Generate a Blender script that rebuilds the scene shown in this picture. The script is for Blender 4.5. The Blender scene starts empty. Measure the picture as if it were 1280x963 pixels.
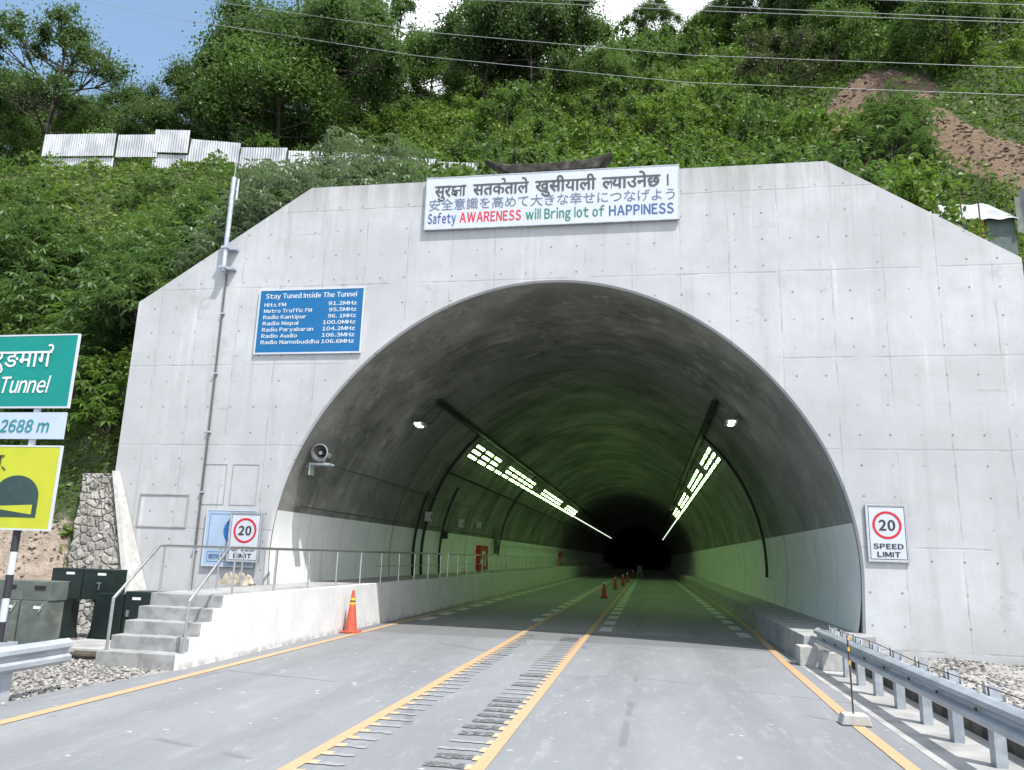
import bpy, bmesh, math, random
import numpy as np
from mathutils import Vector, Matrix
random.seed(7); rng = np.random.default_rng(11)
SC = bpy.context.scene; COL = SC.collection

# ------------------------------------------------------------------ camera, sky, sun, exposure
EYE = 1.9
cd = bpy.data.cameras.new('camera'); cam = bpy.data.objects.new('camera', cd); COL.objects.link(cam)
cr, cu, cf = (Vector((0.98492851, 0.17022993, 0.03062036)), Vector((0.00731481, -0.21787293, 0.97594973)), Vector((-0.1728072, 0.96101673, 0.21583446)))
cam.matrix_world = Matrix(((cr.x, cu.x, -cf.x, 0), (cr.y, cu.y, -cf.y, 0), (cr.z, cu.z, -cf.z, EYE), (0, 0, 0, 1)))
cd.sensor_width = 36; cd.lens = 964.756 / 1280 * 36; cd.clip_start = .05; cd.clip_end = 2000
SC.camera = cam
SUN_DIR = Vector((-.45, .40, -1.0)).normalized()          # travel direction of the light
w = bpy.data.worlds.new('World'); SC.world = w; w.use_nodes = True
nt = w.node_tree; bg = nt.nodes['Background']
sky = nt.nodes.new('ShaderNodeTexSky'); sky.sky_type = 'NISHITA'; sky.sun_disc = False
sky.sun_elevation = math.asin(-SUN_DIR.z); sky.sun_rotation = math.atan2(-SUN_DIR.x, -SUN_DIR.y)
sky.air_density = 1.0; sky.dust_density = .5; sky.ozone_density = 2.0
tc = nt.nodes.new('ShaderNodeTexCoord'); nz = nt.nodes.new('ShaderNodeTexNoise'); nz.inputs['Scale'].default_value = 2.2; nz.inputs['Detail'].default_value = 6
nt.links.new(tc.outputs['Generated'], nz.inputs['Vector'])
sx = nt.nodes.new('ShaderNodeSeparateXYZ'); nt.links.new(tc.outputs['Generated'], sx.inputs[0])
ad = nt.nodes.new('ShaderNodeMath'); ad.operation = 'MULTIPLY_ADD'; nt.links.new(sx.outputs['X'], ad.inputs[0]); ad.inputs[1].default_value = 1.5; nt.links.new(nz.outputs['Fac'], ad.inputs[2])
cl = nt.nodes.new('ShaderNodeValToRGB'); cl.color_ramp.elements[0].position = .0; cl.color_ramp.elements[1].position = .16
nt.links.new(ad.outputs[0], cl.inputs[0])
mx = nt.nodes.new('ShaderNodeMix'); mx.data_type = 'RGBA'; nt.links.new(cl.outputs[0], mx.inputs[0])
nt.links.new(sky.outputs[0], mx.inputs[6]); mx.inputs[7].default_value = (9, 9.3, 9.8, 1)
veil = nt.nodes.new('ShaderNodeMix'); veil.data_type = 'RGBA'; veil.inputs[0].default_value = .22; veil.inputs[7].default_value = (3.6, 5.6, 7.2, 1)
nt.links.new(sky.outputs[0], veil.inputs[6]); nt.links.new(veil.outputs[2], mx.inputs[6])
nt.links.new(mx.outputs[2], bg.inputs[0]); bg.inputs[1].default_value = .13
sl = bpy.data.lights.new('sun', 'SUN'); sl.energy = 4.2; sl.angle = math.radians(.5); sl.color = (1, .96, .9)
so = bpy.data.objects.new('sun', sl); COL.objects.link(so); so.rotation_euler = SUN_DIR.to_track_quat('-Z', 'Y').to_euler(); so.location = (20, -20, 60)
SC.view_settings.view_transform = 'Standard'; SC.view_settings.look = 'None'; SC.view_settings.exposure = .62; SC.view_settings.gamma = 1
SC.view_settings.use_curve_mapping = False
SC.cycles.max_bounces = 8; SC.cycles.diffuse_bounces = 5; SC.cycles.transparent_max_bounces = 8; SC.cycles.caustics_reflective = False; SC.cycles.caustics_refractive = False
SC.cycles.sample_clamp_indirect = 6

# ------------------------------------------------------------------ node helper
class V:
    def __init__(s, m, sock): s.m, s.s = m, sock
    def _b(s, o, op, rev=False):
        n = s.m.nt.nodes.new('ShaderNodeMath'); n.operation = op
        a, b = (o, s) if rev else (s, o)
        for i, q in enumerate((a, b)):
            if isinstance(q, V): s.m.nt.links.new(q.s, n.inputs[i])
            elif q is not None: n.inputs[i].default_value = q
        return V(s.m, n.outputs[0])
    def __add__(s, o): return s._b(o, 'ADD')
    def __radd__(s, o): return s._b(o, 'ADD')
    def __sub__(s, o): return s._b(o, 'SUBTRACT')
    def __rsub__(s, o): return s._b(o, 'SUBTRACT', True)
    def __mul__(s, o): return s._b(o, 'MULTIPLY')
    def __rmul__(s, o): return s._b(o, 'MULTIPLY')
    def __truediv__(s, o): return s._b(o, 'DIVIDE')
    def pow(s, o): return s._b(o, 'POWER')
    def mx(s, o): return s._b(o, 'MAXIMUM')
    def mn(s, o): return s._b(o, 'MINIMUM')
    def abs(s): return s._b(None, 'ABSOLUTE')
    def fract(s): return s._b(None, 'FRACT')
    def floor(s): return s._b(None, 'FLOOR')
    def atan2(s, o): return s._b(o, 'ARCTAN2')
    def step(s, a, b):                      # smooth 0..1 as s goes a..b
        n = s.m.nt.nodes.new('ShaderNodeMapRange'); n.interpolation_type = 'SMOOTHSTEP'
        s.m.nt.links.new(s.s, n.inputs[0]); n.inputs[1].default_value = a; n.inputs[2].default_value = b
        if a > b: n.inputs[1].default_value, n.inputs[2].default_value, n.inputs[3].default_value, n.inputs[4].default_value = b, a, 1, 0
        return V(s.m, n.outputs[0])
    def line(s, w):                         # 1 within w of an integer
        f = (s + .5).fract() - .5
        return f.abs().step(w * 1.3, w * .5)

class Mat:
    def __init__(s, name, rough=.8, metal=0., spec=.4):
        s.mat = bpy.data.materials.new(name); s.mat.use_nodes = True; s.nt = s.mat.node_tree
        s.bsdf = s.nt.nodes['Principled BSDF']; s.bsdf.inputs['Roughness'].default_value = rough; s.bsdf.inputs['Metallic'].default_value = metal
        s.bsdf.inputs['Specular IOR Level'].default_value = spec
        s.tc = s.nt.nodes.new('ShaderNodeTexCoord'); s.sep = None
    def xyz(s):
        if not s.sep:
            s.sep = s.nt.nodes.new('ShaderNodeSeparateXYZ'); s.nt.links.new(s.tc.outputs['Object'], s.sep.inputs[0])
        return [V(s, o) for o in s.sep.outputs]
    def vec(s, x, y, z):
        n = s.nt.nodes.new('ShaderNodeCombineXYZ')
        for i, q in enumerate((x, y, z)):
            if isinstance(q, V): s.nt.links.new(q.s, n.inputs[i])
            else: n.inputs[i].default_value = q
        return n.outputs[0]
    def noise(s, scale, detail=4, vec=None, rough=.55, st=(1, 1, 1)):
        if vec is None:
            mp = s.nt.nodes.new('ShaderNodeMapping'); mp.inputs['Scale'].default_value = st; s.nt.links.new(s.tc.outputs['Object'], mp.inputs[0]); vec = mp.outputs[0]
        n = s.nt.nodes.new('ShaderNodeTexNoise'); n.inputs['Scale'].default_value = scale; n.inputs['Detail'].default_value = detail; n.inputs['Roughness'].default_value = rough
        s.nt.links.new(vec, n.inputs['Vector']); return V(s, n.outputs[0])
    def voro(s, scale, vec=None, feat='F1', out='Distance'):
        n = s.nt.nodes.new('ShaderNodeTexVoronoi'); n.feature = feat; n.inputs['Scale'].default_value = scale
        s.nt.links.new(vec or s.tc.outputs['Object'], n.inputs['Vector']); return V(s, n.outputs[out])
    def attr(s, name):
        n = s.nt.nodes.new('ShaderNodeAttribute'); n.attribute_name = name; return V(s, n.outputs['Fac'])
    def objrand(s):
        n = s.nt.nodes.new('ShaderNodeObjectInfo'); return V(s, n.outputs['Random'])
    def mix(s, f, a, b):
        n = s.nt.nodes.new('ShaderNodeMix'); n.data_type = 'RGBA'; n.clamp_factor = True
        if isinstance(f, V): s.nt.links.new(f.s, n.inputs[0])
        else: n.inputs[0].default_value = f
        for i, q in ((6, a), (7, b)):
            if isinstance(q, tuple): n.inputs[i].default_value = (*q, 1)
            else: s.nt.links.new(q, n.inputs[i])
        return n.outputs[2]
    def color(s, c):
        if isinstance(c, tuple): s.bsdf.inputs['Base Color'].default_value = (*c, 1)
        else: s.nt.links.new(c, s.bsdf.inputs['Base Color'])
        return s
    def rough(s, v): s.nt.links.new(v.s, s.bsdf.inputs['Roughness']); return s
    def bump(s, v, strength=.3, dist=.02):
        n = s.nt.nodes.new('ShaderNodeBump'); n.inputs['Strength'].default_value = strength; n.inputs['Distance'].default_value = dist
        s.nt.links.new(v.s, n.inputs['Height']); s.nt.links.new(n.outputs[0], s.bsdf.inputs['Normal']); return s

def plain(name, col, rough=.6, metal=0., var=.12, scale=6, dirt=None):
    m = Mat(name, rough, metal); f = m.noise(scale, 5).step(.3, .7)
    d = tuple(c * (1 - var * 2) for c in col)
    c = m.mix(f, d, col)
    if dirt: c = m.mix(m.noise(scale * .5, 6, rough=.7).step(.5, .72) * .6, c, dirt)
    m.color(c); m.bump(m.noise(scale * 8, 3), .1, .005)
    return m.mat

# ------------------------------------------------------------------ object helpers
ORG = {}
def link(o, parent=None):
    COL.objects.link(o)
    if parent: o.parent = parent
    return o
def thing(name, label, cat, loc=(0, 0, 0), group=None):
    o = bpy.data.objects.new(name, None); COL.objects.link(o); o.location = loc; o.empty_display_size = .2
    o['label'] = label; o['category'] = cat
    if group: o['group'] = group
    ORG[o.name] = Vector(loc); return o
def tag(o, label, cat, group=None):
    o['label'] = label; o['category'] = cat
    if group: o['group'] = group
    return o

class MB:
    def __init__(s): s.v = []; s.f = []
    def add(s, vs, fs):
        b = len(s.v); s.v += [tuple(v) for v in vs]; s.f += [tuple(i + b for i in f) for f in fs]; return s
    def box(s, x0, x1, y0, y1, z0, z1, bev=0):
        if not bev:
            vs = [(x, y, z) for z in (z0, z1) for y in (y0, y1) for x in (x0, x1)]
            return s.add(vs, [(0, 2, 3, 1), (4, 5, 7, 6), (0, 1, 5, 4), (2, 6, 7, 3), (0, 4, 6, 2), (1, 3, 7, 5)])
        bm = bmesh.new(); bmesh.ops.create_cube(bm, size=1)
        for v in bm.verts: v.co = Vector(((x0 + x1) / 2 + v.co.x * (x1 - x0), (y0 + y1) / 2 + v.co.y * (y1 - y0), (z0 + z1) / 2 + v.co.z * (z1 - z0)))
        bmesh.ops.bevel(bm, geom=bm.edges[:], offset=bev, segments=2, affect='EDGES', profile=.6)
        bm.verts.index_update(); s.add([v.co for v in bm.verts], [[v.index for v in f.verts] for f in bm.faces]); bm.free(); return s
    def tube(s, pts, r, n=8, cap=True):
        pts = [Vector(p) for p in pts]; rs = r if isinstance(r, (list, tuple)) else [r] * len(pts)
        up = None; vs = []; fs = []
        for i, p in enumerate(pts):
            d = (pts[min(i + 1, len(pts) - 1)] - pts[max(i - 1, 0)]).normalized()
            if up is None:
                up = Vector((0, 0, 1)) if abs(d.z) < .9 else Vector((0, 1, 0))
            a = d.cross(up).normalized(); b = a.cross(d).normalized(); up = b
            for k in range(n):
                t = 2 * math.pi * k / n; vs.append(p + a * math.cos(t) * rs[i] + b * math.sin(t) * rs[i])
        for i in range(len(pts) - 1):
            for k in range(n):
                k2 = (k + 1) % n; fs.append((i * n + k, i * n + k2, (i + 1) * n + k2, (i + 1) * n + k))
        if cap: fs.append(tuple(range(n))[::-1]); fs.append(tuple((len(pts) - 1) * n + k for k in range(n)))
        return s.add(vs, fs)
    def prism(s, poly, axis, a, b):        # poly 2D extruded along axis between a and b
        n = len(poly)
        def mk(p, t): return (t, p[0], p[1]) if axis == 'x' else (p[0], t, p[1]) if axis == 'y' else (p[0], p[1], t)
        vs = [mk(p, a) for p in poly] + [mk(p, b) for p in poly]
        fs = [tuple(range(n)), tuple(range(n, 2 * n))[::-1]] + [(i, n + i, n + (i + 1) % n, (i + 1) % n) for i in range(n)]
        return s.add(vs, fs)
    def lathe(s, prof, c, n=24, axis='z'):   # prof: (r, h)
        vs = []; fs = []
        for r, hh in prof:
            for k in range(n):
                t = 2 * math.pi * k / n; p = (r * math.cos(t), r * math.sin(t), hh)
                if axis == 'y': p = (p[0], hh, p[1])
                vs.append((c[0] + p[0], c[1] + p[1], c[2] + p[2]))
        for i in range(len(prof) - 1):
            for k in range(n):
                k2 = (k + 1) % n; fs.append((i * n + k, i * n + k2, (i + 1) * n + k2, (i + 1) * n + k))
        fs.append(tuple(range(n))[::-1]); fs.append(tuple((len(prof) - 1) * n + k for k in range(n)))
        return s.add(vs, fs)
    def build(s, name, mat, parent=None, smooth=False, kind=None, bevel=0):
        o0 = Vector((0, 0, 0)); q = parent
        while q is not None: o0 = o0 + ORG.get(q.name, Vector((0, 0, 0))); q = q.parent
        me = bpy.data.meshes.new(name); me.from_pydata([(v[0] - o0.x, v[1] - o0.y, v[2] - o0.z) for v in s.v], [], s.f); me.update()
        bm = bmesh.new(); bm.from_mesh(me); bmesh.ops.recalc_face_normals(bm, faces=bm.faces); bm.to_mesh(me); bm.free()
        if isinstance(mat, Mat): mat = mat.mat
        me.materials.append(mat)
        if smooth:
            me.polygons.foreach_set('use_smooth', [True] * len(me.polygons))
        o = bpy.data.objects.new(name, me); link(o, parent)
        if smooth: 
            try: me.set_sharp_from_angle(angle=math.radians(40))
            except Exception: pass
        if bevel:
            b = o.modifiers.new('bevel', 'BEVEL'); b.width = bevel; b.segments = 2; b.limit_method = 'ANGLE'
        if kind: o['kind'] = kind
        return o

def copy_tree(o, loc=None, label=None, group=None, rz=None, sc=None):
    c = o.copy(); COL.objects.link(c)
    if loc is not None: c.location = loc
    if rz is not None: c.rotation_euler = (0, 0, rz)
    if sc is not None: c.scale = sc if isinstance(sc, tuple) else (sc, sc, sc)
    if label: c['label'] = label
    if group: c['group'] = group
    for ch in list(o.children):
        d = ch.copy(); COL.objects.link(d); d.parent = c
        for g in list(ch.children):
            e = g.copy(); COL.objects.link(e); e.parent = d
    return c

# ------------------------------------------------------------------ text
def text_mb(body, bold=0.0, shear=0.0):
    c = bpy.data.curves.new('tmp', 'FONT'); c.body = body; c.size = 1; c.shear = shear; c.resolution_u = 3
    o = bpy.data.objects.new('tmp', c); COL.objects.link(o)
    bpy.context.view_layer.update()
    me = bpy.data.meshes.new_from_object(o.evaluated_get(bpy.context.evaluated_depsgraph_get()))
    vs = [v.co.copy() for v in me.vertices]; fs = [tuple(p.vertices) for p in me.polygons]
    bpy.data.objects.remove(o); bpy.data.curves.remove(c); bpy.data.meshes.remove(me)
    m = MB()
    sh = [(0, 0)] if bold <= 0 else [(0, 0), (bold, 0), (-bold, 0), (0, bold * .6), (0, -bold * .6)]
    for k, (dx, dy) in enumerate(sh): m.add([(v[0] + dx, v[1] + dy, v[2] + k * .004) for v in vs], fs)
    return m
def latin(body, bold=.0, gap=.10, shear=0.):
    out = MB(); x = 0.
    for ch in body:
        if ch == ' ': x += .30; continue
        m = text_mb(chr(ord(ch) + 0xFEE0), bold)
        if ch in 'Il':
            hh = bounds(text_mb('Ｈ'), 1)[1] * (1.06 if ch == 'l' else 1); wd_ = .075 + bold * 2; m = MB(); m.add([(0, 0, 0), (wd_, 0, 0), (wd_, hh, 0), (0, hh, 0)], [(0, 1, 2, 3)])
        a, b = min(v[0] for v in m.v), max(v[0] for v in m.v)
        out.add([(v[0] - a + x + shear * v[1], v[1], v[2]) for v in m.v], m.f); x += b - a + gap
    return out
def bounds(m, i): return min(v[i] for v in m.v), max(v[i] for v in m.v)
def stroke(m, pts, wd):
    pts = [Vector((*p, 0)) for p in pts]; L = []; Rr = []
    for i, p in enumerate(pts):
        d = (pts[min(i + 1, len(pts) - 1)] - pts[max(i - 1, 0)]).normalized(); n = Vector((-d.y, d.x, 0)) * wd / 2
        L.append(p + n); Rr.append(p - n)
    k = len(pts); m.add(L + Rr, [(i, i + 1, k + i + 1, k + i) for i in range(k - 1)])
DH = [None]
def deva(tokens, bold=.02):
    """lay out Devanagari; tokens: text, '#KSHA', '#LHALF', '#REPH' (over the letter just set)"""
    if DH[0] is None: DH[0] = bounds(text_mb('क'), 1)[1]
    Hh = DH[0]; out = MB(); x = 0.; zz = 0
    for t in tokens:
        zz = (zz + 1) % 3
        if t == '#REPH':
            m = MB(); a = [(x - .12 + .13 * math.cos(q), Hh + .13 + .13 * math.sin(q) * 1.0) for q in np.linspace(-1.6, 2.3, 9)]
            stroke(m, a, .07 + bold); out.add([(v[0], v[1], zz * .02) for v in m.v], m.f); continue
        if t == '#KSHA':
            m = MB(); wd = .06 + bold * 1.4
            def crv(P_):
                out_ = []; P_ = [P_[0]] + P_ + [P_[-1]]
                for q in range(1, len(P_) - 2):
                    for t in np.linspace(0, 1, 5)[:-1]:
                        a_, b_, c_, d_ = (np.array(P_[q + o_]) for o_ in (-1, 0, 1, 2))
                        out_.append(tuple(.5 * ((2 * b_) + (c_ - a_) * t + (2 * a_ - 5 * b_ + 4 * c_ - d_) * t * t + (3 * b_ - a_ - 3 * c_ + d_) * t ** 3)))
                return [(x_, y_ * Hh) for x_, y_ in out_ + [P_[-1]]]
            parts_ = [[(0, Hh - wd / 2), (.80, Hh - wd / 2)], [(.70, Hh - wd), (.70, 0)], [(.34, .53 * Hh), (.68, .53 * Hh)], crv([(.32, .96), (.30, .86), (.17, .80), (.09, .68), (.16, .56), (.34, .53)]), crv([(.33, .52), (.16, .46), (.08, .32), (.16, .18), (.33, .16), (.45, .26), (.40, .38), (.27, .34), (.30, .14), (.44, .0)])]
            for q, pp in enumerate(parts_):
                mm = MB(); stroke(mm, pp, wd); m.add([(v[0], v[1], v[2] + q * .003) for v in mm.v], mm.f)
            adv = .78
        elif t == '#LHALF':
            m = text_mb('ल', bold); x1 = bounds(m, 0)[1]
            cut = x1 * .74; keep = MB(); bm = bmesh.new(); bv = [bm.verts.new(v) for v in m.v]
            for f in m.f:
                try: bm.faces.new([bv[i] for i in f])
                except ValueError: pass
            bmesh.ops.bisect_plane(bm, geom=bm.verts[:] + bm.edges[:] + bm.faces[:], plane_co=(cut, 0, 0), plane_no=(1, 0, 0), clear_outer=True)
            bm.verts.index_update(); keep.add([v.co for v in bm.verts], [[v.index for v in f.verts] for f in bm.faces]); bm.free(); m = keep; adv = cut
        elif t == ' ': x += .26; continue
        else:
            m = text_mb(t, bold); adv = bounds(m, 0)[1] - bold * 1.2
        # separate overlapping letters in depth so they never share a plane
        out.add([(v[0] + x, v[1], v[2] + zz * .02) for v in m.v], m.f); x += adv
    return out
def put_text(m, x0, x1, z0, z1, y, name, mat, parent, label=None, fit_cap=None):
    """map a flat text mesh onto the vertical plane y facing -y; spreads loose letters by a hair in depth"""
    a0, a1 = bounds(m, 0); b0, b1 = fit_cap or bounds(m, 1)
    sx_, sz_ = (x1 - x0) / (a1 - a0), (z1 - z0) / (b1 - b0)
    # islands
    par = list(range(len(m.v)))
    def fd(i):
        while par[i] != i: par[i] = par[par[i]]; i = par[i]
        return i
    for f in m.f:
        for i in f[1:]: par[fd(f[0])] = fd(i)
    ids = {}; 
    for i in range(len(m.v)): ids.setdefault(fd(i), len(ids))
    out = MB(); out.add([(x0 + (v[0] - a0) * sx_, y - v[2] * .15 - (ids[fd(i)] % 3) * .0001, z0 + (v[1] - b0) * sz_) for i, v in enumerate(m.v)], m.f)
    o = out.build(name, mat, parent)
    bm = bmesh.new(); bm.from_mesh(o.data)
    bmesh.ops.reverse_faces(bm, faces=[f for f in bm.faces if f.normal.y > 0]); bm.to_mesh(o.data); bm.free()
    return o

# ------------------------------------------------------------------ materials
def facade_mat():
    m = Mat('formwork_concrete', .85); x, y, z = m.xyz()
    big = m.noise(.35, 5, rough=.6); med = m.noise(1.6, 6, rough=.65)
    streak = m.noise(1.0, 5, st=(3.2, 1, .22), rough=.6)
    c = m.mix(big.step(.3, .7), (.37, .385, .405), (.475, .49, .515))
    c = m.mix(med.step(.42, .8) * .5, c, (.33, .335, .34))
    c = m.mix(streak.step(.52, .78) * .5, c, (.28, .285, .285))
    c = m.mix(m.noise(.9, 7, rough=.75).step(.56, .66) * m.noise(.3, 2).step(.45, .6) * .5, c, (.27, .27, .265))
    c = m.mix(streak.step(.42, .25) * .5, c, (.62, .63, .64))
    # each pour panel a slightly different grey
    pid = m.vec((x / 1.12 + .31).floor(), 0, (z / 2.06 - .12).floor())
    wn = m.nt.nodes.new('ShaderNodeTexWhiteNoise'); m.nt.links.new(pid, wn.inputs[0]); pr = V(m, wn.outputs[0])
    c = m.mix(pr * .22, c, (.36, .365, .375))
    brk = m.noise(1.3, 2, vec=None).step(.40, .55)
    wob = (m.noise(.8, 2) - .5) * .05
    jv = ((x + wob) / 1.12 + .31).line(.016) * brk
    jh = ((z + wob) / 2.06 - .12).line(.010) * m.noise(.9, 2, st=(1, 1, 3)).step(.38, .5)
    c = m.mix(jv.mx(jh) * m.noise(2.2, 3).step(.3, .75) * .62, c, (.22, .22, .22))
    # tie holes
    fx = (x / .62 + .2).fract() - .5; fz = (z / .66 + .4).fract() - .5
    d = (fx * fx * .3844 + fz * fz * .4356).pow(.5)
    c = m.mix(d.step(.034, .016) * m.noise(2.7, 1).step(.3, .6) * .8, c, (.12, .12, .12))
    # moss / run-off along the top and base
    run = m.noise(1.0, 5, st=(2.4, 1, .35)).step(.35, .7)
    c = m.mix(((z - 10.2) / 1.2).mx(0.).mn(1.) * run * .85, c, (.22, .215, .185))
    c = m.mix(((z - 8.2) / 3.2).mx(0.).mn(1.) * m.noise(1.0, 6, st=(5.5, 1, .16), rough=.65).step(.52, .7) * .55, c, (.25, .25, .245))
    c = m.mix(z.step(1.0, .0) * m.noise(2.5, 5).step(.4, .7) * .5, c, (.3, .29, .27))
    # diagonal scuffs
    sc = m.noise(1.0, 3, st=(.5, 1, 5.)).step(.66, .72) * m.noise(.5, 2).step(.5, .6)
    c = m.mix(sc * .5, c, (.27, .27, .27))
    m.color(c); m.bump(m.noise(14, 6) + (jv.mx(jh)) * -1.5, .25, .01); return m.mat
def lining_mat():
    m = Mat('stained_lining', .75); x, y, z = m.xyz()
    ang = (x + 2.284).atan2(z - 1.739)
    uv = m.vec(ang * 6.6, y, 0.)
    n1 = m.noise(.35, 6, vec=uv, rough=.65); n2 = m.noise(1.3, 7, vec=uv, rough=.7)
    drip = m.noise(1., 6, vec=m.vec(ang * 1.2, y * 2.2, 0.), rough=.65)
    base = m.mix(n1.step(.32, .68), (.095, .10, .086), (.25, .25, .225))
    base = m.mix(n2.step(.5, .75) * .6, base, (.03, .031, .026))
    base = m.mix(drip.step(.55, .75) * .6, base, (.024, .025, .021))
    base = m.mix(drip.step(.42, .3) * .55, base, (.32, .32, .29))
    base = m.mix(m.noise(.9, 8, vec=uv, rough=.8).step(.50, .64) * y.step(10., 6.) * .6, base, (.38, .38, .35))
    base = m.mix(m.noise(.5, 9, vec=m.vec(ang * 5., y * .9 + ang * 2., 3.), rough=.78).step(.54, .66) * .75, base, (.035, .036, .03))
    edge = y.step(1.1, .0)                     # paler strip at the mouth
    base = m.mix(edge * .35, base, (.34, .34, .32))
    ring = ((y - 8.9) / 11.4).line(.008)
    base = m.mix(ring * .85, base, (.02, .02, .02))
    band = ((y - 7.9).abs()).step(1.5, 1.3)
    base = m.mix(band * .45, base, (.15, .155, .15))
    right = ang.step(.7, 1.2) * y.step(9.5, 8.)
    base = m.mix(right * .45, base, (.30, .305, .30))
    m.color(base); m.bump(n2, .2, .03); return m.mat
def asphalt_mat():
    m = Mat('asphalt', .82); x, y, z = m.xyz()
    n1 = m.noise(.5, 5, st=(1, .35, 1)); n2 = m.noise(60, 3); n3 = m.noise(2.5, 6, st=(1.6, .4, 1), rough=.7)
    c = m.mix(n1.step(.3, .7), (.175, .184, .20), (.225, .236, .255))
    c = m.mix(n3.step(.5, .75) * .5, c, (.31, .32, .335))
    c = m.mix(n2.step(.35, .7) * .45, c, (.12, .125, .135))
    c = m.mix(m.noise(140, 2).step(.58, .72) * .5, c, (.36, .36, .36))
    wp = (((x - .45).abs() - .85).abs().step(.45, .1)).mx(((x + 4.95).abs() - .85).abs().step(.45, .1)); c = m.mix(wp * m.noise(1.2, 4, st=(1, .15, 1)).step(.3, .6) * .38, c, (.135, .14, .15))
    c = m.mix(m.noise(5, 6, st=(1, .25, 1), rough=.8).step(.52, .7) * .5, c, (.29, .29, .285))
    # paint flecks
    fl = m.voro(3.2, m.vec(x * 1.0, y * 2.2, 0.)); fl2 = m.noise(1.2, 3).step(.5, .62)
    c = m.mix(fl.step(.16, .07) * fl2 * m.noise(25, 3).step(.4, .5), c, (.55, .56, .57))
    # darker band across the road at the mouth
    c = m.mix((y - 19.9).abs().step(1.3, 1.2) * .7, c, (.13, .135, .14))
    cr = m.voro(.22, feat='DISTANCE_TO_EDGE'); c = m.mix(cr.step(.012, .004) * m.noise(.7, 2).step(.5, .55) * .6, c, (.12, .12, .13))
    st = m.noise(.8, 3, st=(2., .5, 1)).step(.62, .8); c = m.mix(st * .35, c, (.15, .16, .17))
    m.color(c); m.bump(n2, .25, .006); return m.mat
def paint_mat(name, col, wear, sc=9):
    m = Mat(name, .7); n = m.noise(sc, 6, rough=.75)
    c = m.mix(n.step(.3, .7), tuple(a * .86 for a in col), col)
    c = m.mix(n.step(wear + .1, wear + .16) * .85, c, (.24, .25, .27)); m.color(c); return m.mat
def leaf_mat(name, c0, c1, c2, trans=.35, rough=.5, spec=.35):
    m = Mat(name, rough, spec=spec); v = m.attr('v'); r = m.objrand()
    c = m.mix(v, c0, c1); c = m.mix(r * .75, c, c2)
    dn = m.noise(.6, 2); c = m.mix(dn.step(.45, .7) * .3, c, tuple(a * .8 for a in c1))
    m.color(c)
    tr = m.nt.nodes.new('ShaderNodeBsdfTranslucent'); m.nt.links.new(m.mix(.45, c, (.10, .20, .02)), tr.inputs[0])
    ms = m.nt.nodes.new('ShaderNodeMixShader'); ms.inputs[0].default_value = trans
    m.nt.links.new(m.bsdf.outputs[0], ms.inputs[1]); m.nt.links.new(tr.outputs[0], ms.inputs[2])
    m.nt.links.new(ms.outputs[0], m.nt.nodes['Material Output'].inputs[0]); return m.mat
M = {}
M['facade'] = facade_mat(); M['lining'] = lining_mat(); M['asphalt'] = asphalt_mat()
def tile_mat():
    m = Mat('white_wall_paint', .45); x, y, z = m.xyz()
    n = m.noise(1.2, 6, rough=.7); st = m.noise(1., 5, st=(1, 2.5, .3))
    c = m.mix(n.step(.35, .7), (.70, .72, .73), (.80, .81, .82)); c = m.mix(st.step(.56, .75) * .5, c, (.50, .51, .50))
    c = m.mix((z * 1.0).step(1.5, .3) * n.step(.5, .62) * .5, c, (.42, .42, .40))
    c = m.mix(((y - 8.9) / 2.28).line(.006) * .7, c, (.3, .3, .3)); c = m.mix(((y - 8.9) / 11.4).line(.003), c, (.05, .05, .05)); m.color(c); return m.mat
M['tile'] = tile_mat()
def lowwall_mat():
    m = Mat('white_painted_parapet', .6); x, y, z = m.xyz()
    n = m.noise(1.5, 6, rough=.7); c = m.mix(n.step(.35, .7), (.60, .61, .63), (.70, .71, .725))
    c = m.mix((y / 2.0 + .1).line(.006) * .6, c, (.5, .5, .5))
    c = m.mix(z.step(.16, .0) * m.noise(4, 5).step(.42, .6) * .8, c, (.35, .33, .30))
    c = m.mix(m.noise(1.4, 6, st=(1, 1.6, .25), rough=.7).step(.52, .75) * .4, c, (.42, .42, .41))
    c = m.mix(z.step(.6, .0) * m.noise(9, 6, rough=.8).step(.55, .75) * .6, c, (.30, .28, .25))
    sp = m.noise(3.2, 4, st=(1, 1, .45)).step(.71, .74); c = m.mix(sp * .7, c, (.25, .25, .25)); m.color(c); return m.mat
M['lowwall'] = lowwall_mat()
M['step'] = plain('worn_step_concrete', (.34, .345, .35), .9, 0, .2, 5, dirt=(.2, .2, .2))
M['slab'] = plain('walkway_concrete', (.40, .40, .40), .9, 0, .2, 2, dirt=(.22, .21, .19))
M['kerb'] = plain('kerb_concrete', (.36, .37, .37), .9, 0, .15, 2, dirt=(.20, .20, .19))
M['block'] = plain('pale_block_concrete', (.50, .50, .49), .9, 0, .15, 7, dirt=(.25, .24, .2))
M['oldwall'] = plain('stained_channel_concrete', (.16, .145, .12), .95, 0, .35, 3, dirt=(.04, .045, .03))
M['orange'] = paint_mat('orange_line_paint', (.45, .305, .18), .55); M['white'] = paint_mat('white_line_paint', (.50, .52, .54), .62)
M['worn_white'] = paint_mat('worn_white_bar_paint', (.31, .32, .335), .16, 16); M['black_bar'] = paint_mat('black_bar_tar', (.095, .10, .105), .42, 16)
M['pale_orange'] = paint_mat('pale_orange_paint', (.50, .36, .24), .5)
def galv():
    m = Mat('galvanised_steel', .45, .35); n = m.noise(7, 5, st=(1, .3, 1)); c = m.mix(n.step(.3, .7), (.34, .38, .43), (.47, .51, .56)); c = m.mix(m.noise(30, 3).step(.6, .75) * .4, c, (.3, .3, .3)); m.color(c); m.rough(n * .3 + .3); return m.mat
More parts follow.
